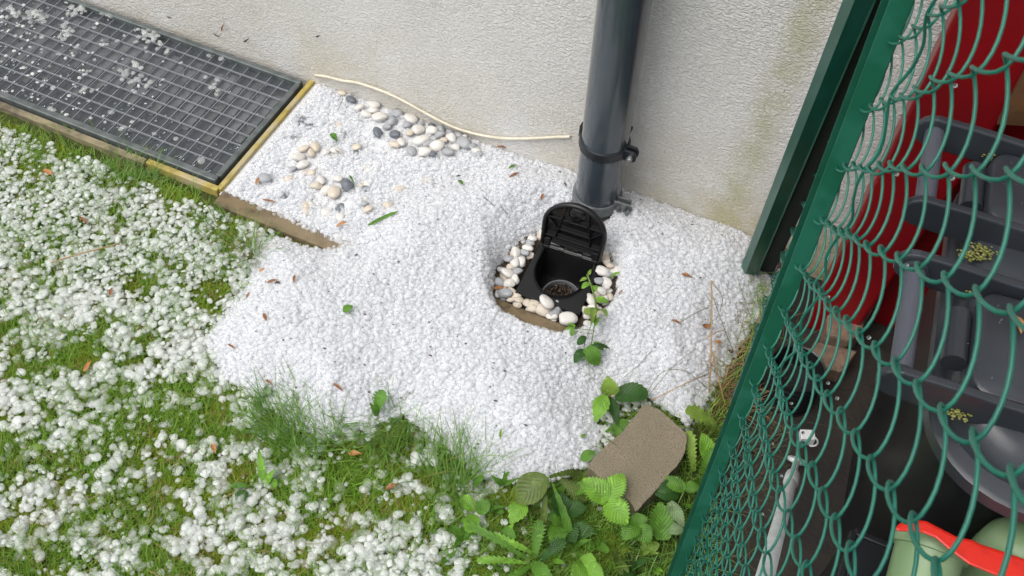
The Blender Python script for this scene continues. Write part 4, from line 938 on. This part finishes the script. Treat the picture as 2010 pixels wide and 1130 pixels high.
def arm(v):
    out = []
    for k in range(9): a = R_(90+180*k/8); out.append((.034+.026*math.cos(a), .026*math.sin(a)))
    out += [(.07, -.030), (.12, -.034), (.30, -.034), (.46, -.034), (.46, .006), (.30, .014), (.16, .018), (.09, .024)]
    b = MB(); b.prism(out, W3(0, v-.006, ZB+.002), BU, Vector((0, 0, 1)), BV, .013); b.build('arm', M_bin, wb, bevel=.0028)
for v in (.455, .29, .19, .0): arm(v)
M_grip = mat('ribbed_grip', (.085, .090, .112), .42, spec=.45, bump=(900., .5, .0012))
for v0, v1 in ((.462, .296), (.184, .006)):
    b = MB(); b.tube([W3(.036, v0, ZB+.002), W3(.036, v1, ZB+.002)], .0140, 20); g_ = b.build('grip', M_grip, wb, True, auto=40)
    for ve in (v0, v1):
        sg = 1 if v1 > v0 else -1; e = .006*sg if ve == v0 else -.006*sg
        c = MB(); c.tube([W3(.036, ve+e*.2, ZB+.002), W3(.036, ve+e*1.3, ZB+.002)], .0185, 20); c.build('collar', M_bin, g_, True, auto=40)
for vv in (.37, .10):
    b = MB(); b.tube([W3(.100, vv+.04, ZB-.010), W3(.100, vv-.04, ZB-.010)], .016, 16); b.build('hinge_barrel', M_bin, wb, True, auto=40)
# seeds and catkin crumbs caught in the lid
dv, df = lumps(1, 4, .5, 1.5, 19); VV = []; FF = []; o = 0
for (u0, v0, n_, sp_) in ((.108, .246, 70, .009), (.122, .262, 60, .009), (.112, -.012, 40, .008), (.116, .186, 40, .007), (.116, .448, 16, .005)):
    for k in range(n_):
        q = W3(u0+random.gauss(0, sp_), v0+random.gauss(0, sp_*.5), ZB-.014+random.uniform(0, .006)); r0 = random.uniform(.0007, .0022)
        v = dv[k % 4]*np.array([r0*1.5, r0, r0*.8])+np.array(q); VV.append(v); FF.append(df+o); o += len(v)
tag(bigmesh('seed_crumbs', np.concatenate(VV), np.concatenate(FF), mat('seed_yellow_green', (.17, .18, .04), .7, isl=((.32, .30, .10), .4, 1.2))), 'yellow green seed crumbs caught between the lid parts of the bin', 'seeds', kind='stuff')
dv, df = lumps(1, 2, .1, 1., 8); VV = []; FF = []; o = 0
for k in range(150):
    if k < 110:
        v_ = random.choice((random.uniform(.30, .455), random.uniform(.01, .18))); an = R_(random.uniform(20, 150)); q = W3(.036-.0142*math.cos(an), v_, ZB+.002+.0142*math.sin(an)); r0 = random.uniform(.0006, .0015)
    else: q = W3(random.uniform(.10, .3), random.choice((random.uniform(.32, .43), random.uniform(.03, .16))), ZB+.0105); r0 = random.uniform(.0008, .002)
    v = dv[k % 2]*r0+np.array(q); VV.append(v); FF.append(df+o); o += len(v)
tag(bigmesh('rain_beads', np.concatenate(VV), np.concatenate(FF), MATS['water']), 'rain beads on the grips and lid of the bin', 'water drops', kind='stuff')
a = G(1993, 620, ZB+.014); c = G(2004, 655, ZB+.016); b = MB(); b.uv = []; leaf_into(b, a, c, .011, 'lance', fold=.4); tag(b.build('husk', M_tan, None, True), 'orange brown husk lying on the bin lid at the right border', 'husk', 'husk')

# red container against the wall
M_red = mat('red_plastic', (.24, .003, .007), .36, spec=.5, var=(5., (.17, .003, .006), .4, .7), bump=(60., .08, .002))
rd = thing('red_container', 'tall red plastic container standing at the wall behind the bin', 'container', (.3, 1.48, -.045))
b = MB(); b.prism([(.058, -.045), (.150, -.045), (.185, .35), (.235, .95), (.082, .95)], (0, 1.425, 0), (1, 0, 0), (0, 0, 1), (0, 1, 0), .10); b.build('front_panel', M_red, rd, bevel=.006)
b = MB(); b.box((.48, 1.515, .44), (.74, .03, .97)); b.build('back_panel', M_red, rd, bevel=.006)
b = MB(); b.prism([(.0, .0), (.09, .03), (.09, .6), (.0, .6)], Y(1955, 245, 1.40), (1, 0, 0), (0, 0, 1), (0, 1, 0), .02)
tag(b.build('wooden_board', mat('brown_board', (.12, .055, .022), .6, var=(25., (.07, .035, .015), .4, .7), bump=(80., .4, .003)), None, bevel=.002), 'brown wooden board leaning by the red container at the right border', 'board')
# loose pavers by the red container
M_pv = mat('tan_paver', (.24, .165, .115), .7, var=(60., (.15, .10, .07), .4, .65), bump=(260., .6, .003))
for outl, zt_, lb in (([(1655,535),(1730,568),(1716,602),(1640,572)], .035, 'long dark tan paver lying behind the square one beside the bin'),
                      ([(1628,578),(1640,570),(1704,594),(1694,648),(1668,668),(1622,655)], .02, 'square tan paver with broken corner beside the bin'),
                      ([(1598,668),(1684,688),(1652,730),(1586,712)], .0, 'flat tan paver sprinkled with hail in front of the red container')):
    P = [G(x, y, zt_) for x, y in outl]; n_ = len(P); b = MB()
    b.add(P+[p-Vector((0, 0, zt_+.043)) for p in P], [tuple(range(n_)), tuple(range(n_, 2*n_))[::-1]]+[(i, (i+1) % n_, n_+(i+1) % n_, n_+i) for i in range(n_)])
    tag(b.build('paver', M_pv, bevel=.004), lb, 'paver', 'loose pavers behind the fence')
c = G(1566, 722, .05)
b = MB(); pr = [(.0, -.01), (.046, -.008), (.050, .048), (.053, .050), (.054, .046)]
for k in range(6): z = .040-.014*k; pr += [(.0525, z), (.0545, z-.004), (.0525, z-.008)]
pr += [(.05, -.044)]
b.lathe(pr, (c.x, c.y, 0), 40); tag(b.build('plant_pot', M_blk, None, True, auto=40), 'black ribbed plastic pot at the foot of the fence', 'pot')
# galvanised rod leaning up along the mesh
M_galv = mat('galvanised_steel', (.74, .77, .77), .42, metal=.1, var=(40., (.60, .63, .63), .4, .65), bump=(120., .25, .001))
ra = G(1563, 908, .0); rb_ = G(1486, 1190, .78); rdv = (rb_-ra); 
def RP(t): return ra+rdv*t
mr_ = thing('metal_rod', 'galvanised steel rod with an eye leaning behind the mesh', 'rod', ra)
b = MB(); b.tube([RP(.20), RP(1.25)], .0098, 16); b.build('tube', M_galv, mr_, True, auto=40)
b = MB(); b.tube([RP(.155), RP(.165), RP(.24), RP(.25)], [.010, .0125, .0125, .010], 16); b.build('sleeve', M_galv, mr_, True, auto=60)
b = MB(); b.tube([RP(.0), RP(.16)], .0062, 12); b.build('neck', M_galv, mr_, True, auto=40)
b = MB(); rdn = rdv.normalized(); sx = rdn.cross(Vector((0, 1, 0))).normalized()
b.tube([RP(-.03)+(rdn*math.cos(a)+sx*math.sin(a))*.0135 for a in [2*math.pi*k/20 for k in range(20)]], .0048, 8, closed=True); b.build('eye', M_galv, mr_, True)
b = MB(); e0 = G(1583, 858, .02); b.box(e0, (.026, .02, .022), Matrix.Rotation(.4, 3, 'Z')); b.tube([e0+Vector((.010+.012*math.sin(a), -.004, .0+.016*math.cos(a))) for a in [math.pi*k/8 for k in range(9)]], .002, 6)
b.build('end_cap', mat('white_cap', (.66, .68, .68), .4, bump=(200., .2, .001)), mr_, bevel=.002)
# crate, sage pots and the red handle at the lower right
M_sage = mat('sage_plastic', (.17, .265, .13), .38, var=(18., (.22, .30, .17), .45, .7), bump=(90., .1, .001))
pc_ = G(1832, 1062, .50)
b = MB(); cx_, cy_ = pc_.x+.06, pc_.y-.07
for (ox, oy, dx, dy) in ((-.13, 0, .012, .26), (.13, 0, .012, .26), (0, -.13, .26, .012), (0, .13, .26, .012)): b.box((cx_+ox, cy_+oy-.0, .15), (dx+.0001*ox, dy, .39))
b.box((cx_, cy_, .335), (.25, .25, .02)); tag(b.build('crate', M_binb, bevel=.003), 'black plastic crate carrying the sage pots at the lower right border', 'crate')
def pot(c, r, zt, h, lb):
    b = MB(); b.lathe([(0, zt-.004), (r*.5, zt-.0045), (r*.90, zt-.008), (r*.95, zt-.004), (r*1.03, zt), (r*1.09, zt-.003), (r*1.10, zt-.020), (r*1.04, zt-.023), (r*1.0, zt-.025), (r*.86, zt-h), (0, zt-h)][::1], (c.x, c.y, 0), 48)
    tag(b.build('flower_pot', M_sage, None, True, auto=40), lb, 'flower pot')
r0 = .044; ax2 = Vector((-.02, .93, .34)).normalized(); e1_ = Vector((1, 0, 0)); e1_ = (e1_-ax2*e1_.dot(ax2)).normalized(); e2_ = ax2.cross(e1_)
MX = Matrix((e1_, e2_, ax2)).transposed(); ctr = G(1828, 1070, .45)
b = MB(); b.lathe([(0, -.16), (r0*.80, -.16), (r0*.83, -.155), (r0*.97, -.016), (r0*.99, -.012), (r0*1.09, -.011), (r0*1.12, -.004), (r0*1.09, .004), (r0*1.02, .006), (r0*.96, .002), (r0*.94, -.02), (0, -.022)], ctr, 48, MX)
tag(b.build('flower_pot', M_sage, None, True, auto=45), 'sage green flower pot lying on its side under the red handle', 'flower pot')
p2 = G(2010, 1075, .47)
b = MB(); b.lathe([(.001, .498), (.02, .496), (.04, .482), (.050, .455), (.052, .42), (.046, .348), (.0, .347)], (p2.x, p2.y, 0), 40); tag(b.build('flower_pot', M_sage, None, True, auto=50), 'sage green upturned pot right of the rimmed pot, at the picture border', 'flower pot')
b = MB(); hz_ = .525
HO = [(1756,1042),(1759,1031),(1772,1024),(1795,1020),(1818,1022),(1845,1036),(1880,1054),(1908,1059),(1925,1068),(1975,1084),(2040,1108),(2130,1140),(2130,1200),(2040,1160),(1950,1128),(1902,1108),(1866,1082),(1836,1056),(1812,1046),(1780,1043)]
P = [G(x, y, hz_) for x, y in HO]; n_ = len(P)
b.add(P+[p+ray(1880, 1070).normalized()*.016 for p in P], [tuple(range(n_)), tuple(range(n_, 2*n_))[::-1]]+[(i, (i+1) % n_, n_+(i+1) % n_, n_+i) for i in range(n_)])
tag(b.build('tool_handle', mat('bright_red_plastic', (.60, .022, .012), .34, var=(60., (.48, .018, .01), .45, .7), bump=(80., .15, .001)), bevel=.004), 'bright red flat plastic handle lying across the sage pots', 'handle')

# ------------------------------------------------------------------ small mixed weeds in the corner
spots = [(905,1060),(965,1005),(1000,1060),(1085,1105),(1130,1080),(1215,1110),(1265,1090),(1290,1120),(1370,1000),(1385,960),(880,1100),(850,1040),(990,950),(1095,985),(1175,1075),(1240,1120),(1055,985),(930,960),(1350,1075)]
LBL = ['yellow green', 'mid green', 'dark green', 'pale green']
for i, (px, py) in enumerate(spots):
    mk = random.choice(['bright', 'mid', 'mid', 'dark', 'lime', 'olive']); L = []
    for k in range(random.randint(3, 6)):
        a = random.random()*6.283; ln = random.uniform(14, 38); kd = random.choice(['lance', 'oval', 'dand', 'lance', 'round'])
        L.append((px+random.uniform(-5, 5), py+random.uniform(-5, 5), random.uniform(.0, .012), px+ln*math.cos(a), py+ln*math.sin(a)*.8-8, random.uniform(.012, .04), ln*random.uniform(.28, .6) if kd != 'round' else ln*.7, kd, mk))
    plant('weed_seedling', 'small mixed leaf weed in the green corner below the hail heap', (px, py), L, group='small weeds of the corner')

# specks of dirt on the hail, crumbs stuck to the wall
dv, df = lumps(1, 3, .5, 1.6, 23); VV = []; FF = []; o = 0
while len(VV) < 150:
    q = S(random.uniform(430, 1480), random.uniform(300, 900))
    if float(sdf(MOUND, np.array([q.x]), np.array([q.y]))[0]) < .01 or float(sdf(PIT, np.array([q.x]), np.array([q.y]))[0]) > -.01: continue
    r0 = random.uniform(.0006, .0017); v = dv[len(VV) % 3]*np.array([r0*random.uniform(1, 2.5), r0, r0*.7])+np.array([q.x, q.y, q.z+.0035]); VV.append(v); FF.append(df+o); o += len(v)
tag(bigmesh('dirt_specks', np.concatenate(VV), np.concatenate(FF), M_dkh), 'dark specks of dirt and bark strewn over the white hail', 'dirt', kind='stuff')
for px, py, dx, dy, mk, lb in [(438, 52, 3, -9, 'h', 'thin brown husk stuck to the wall above the grate'), (484, 78, 6, -4, 'd', 'dark green crumb stuck to the wall above the right half of the grate'), (426, 68, 8, 4, 'd', 'dark thin crumb lying at the wall edge of the grate'), (624, 70, 4, -2, 'd', 'small dark crumb alone on the wall above the cable'), (333, 33, 6, 2, 'd', 'greenish crumb at the wall edge of the grate near the top border')]:
    b = MB(); b.uv = []; leaf_into(b, Y(px-dx, py-dy, WALL-.002), Y(px+dx, py+dy, WALL-.003), .004, 'lance', up=Vector((0, -1, 0)), fold=.3)
    tag(b.build('crumb', M_husk if mk == 'h' else M_dkh, None, True), lb, 'crumb')
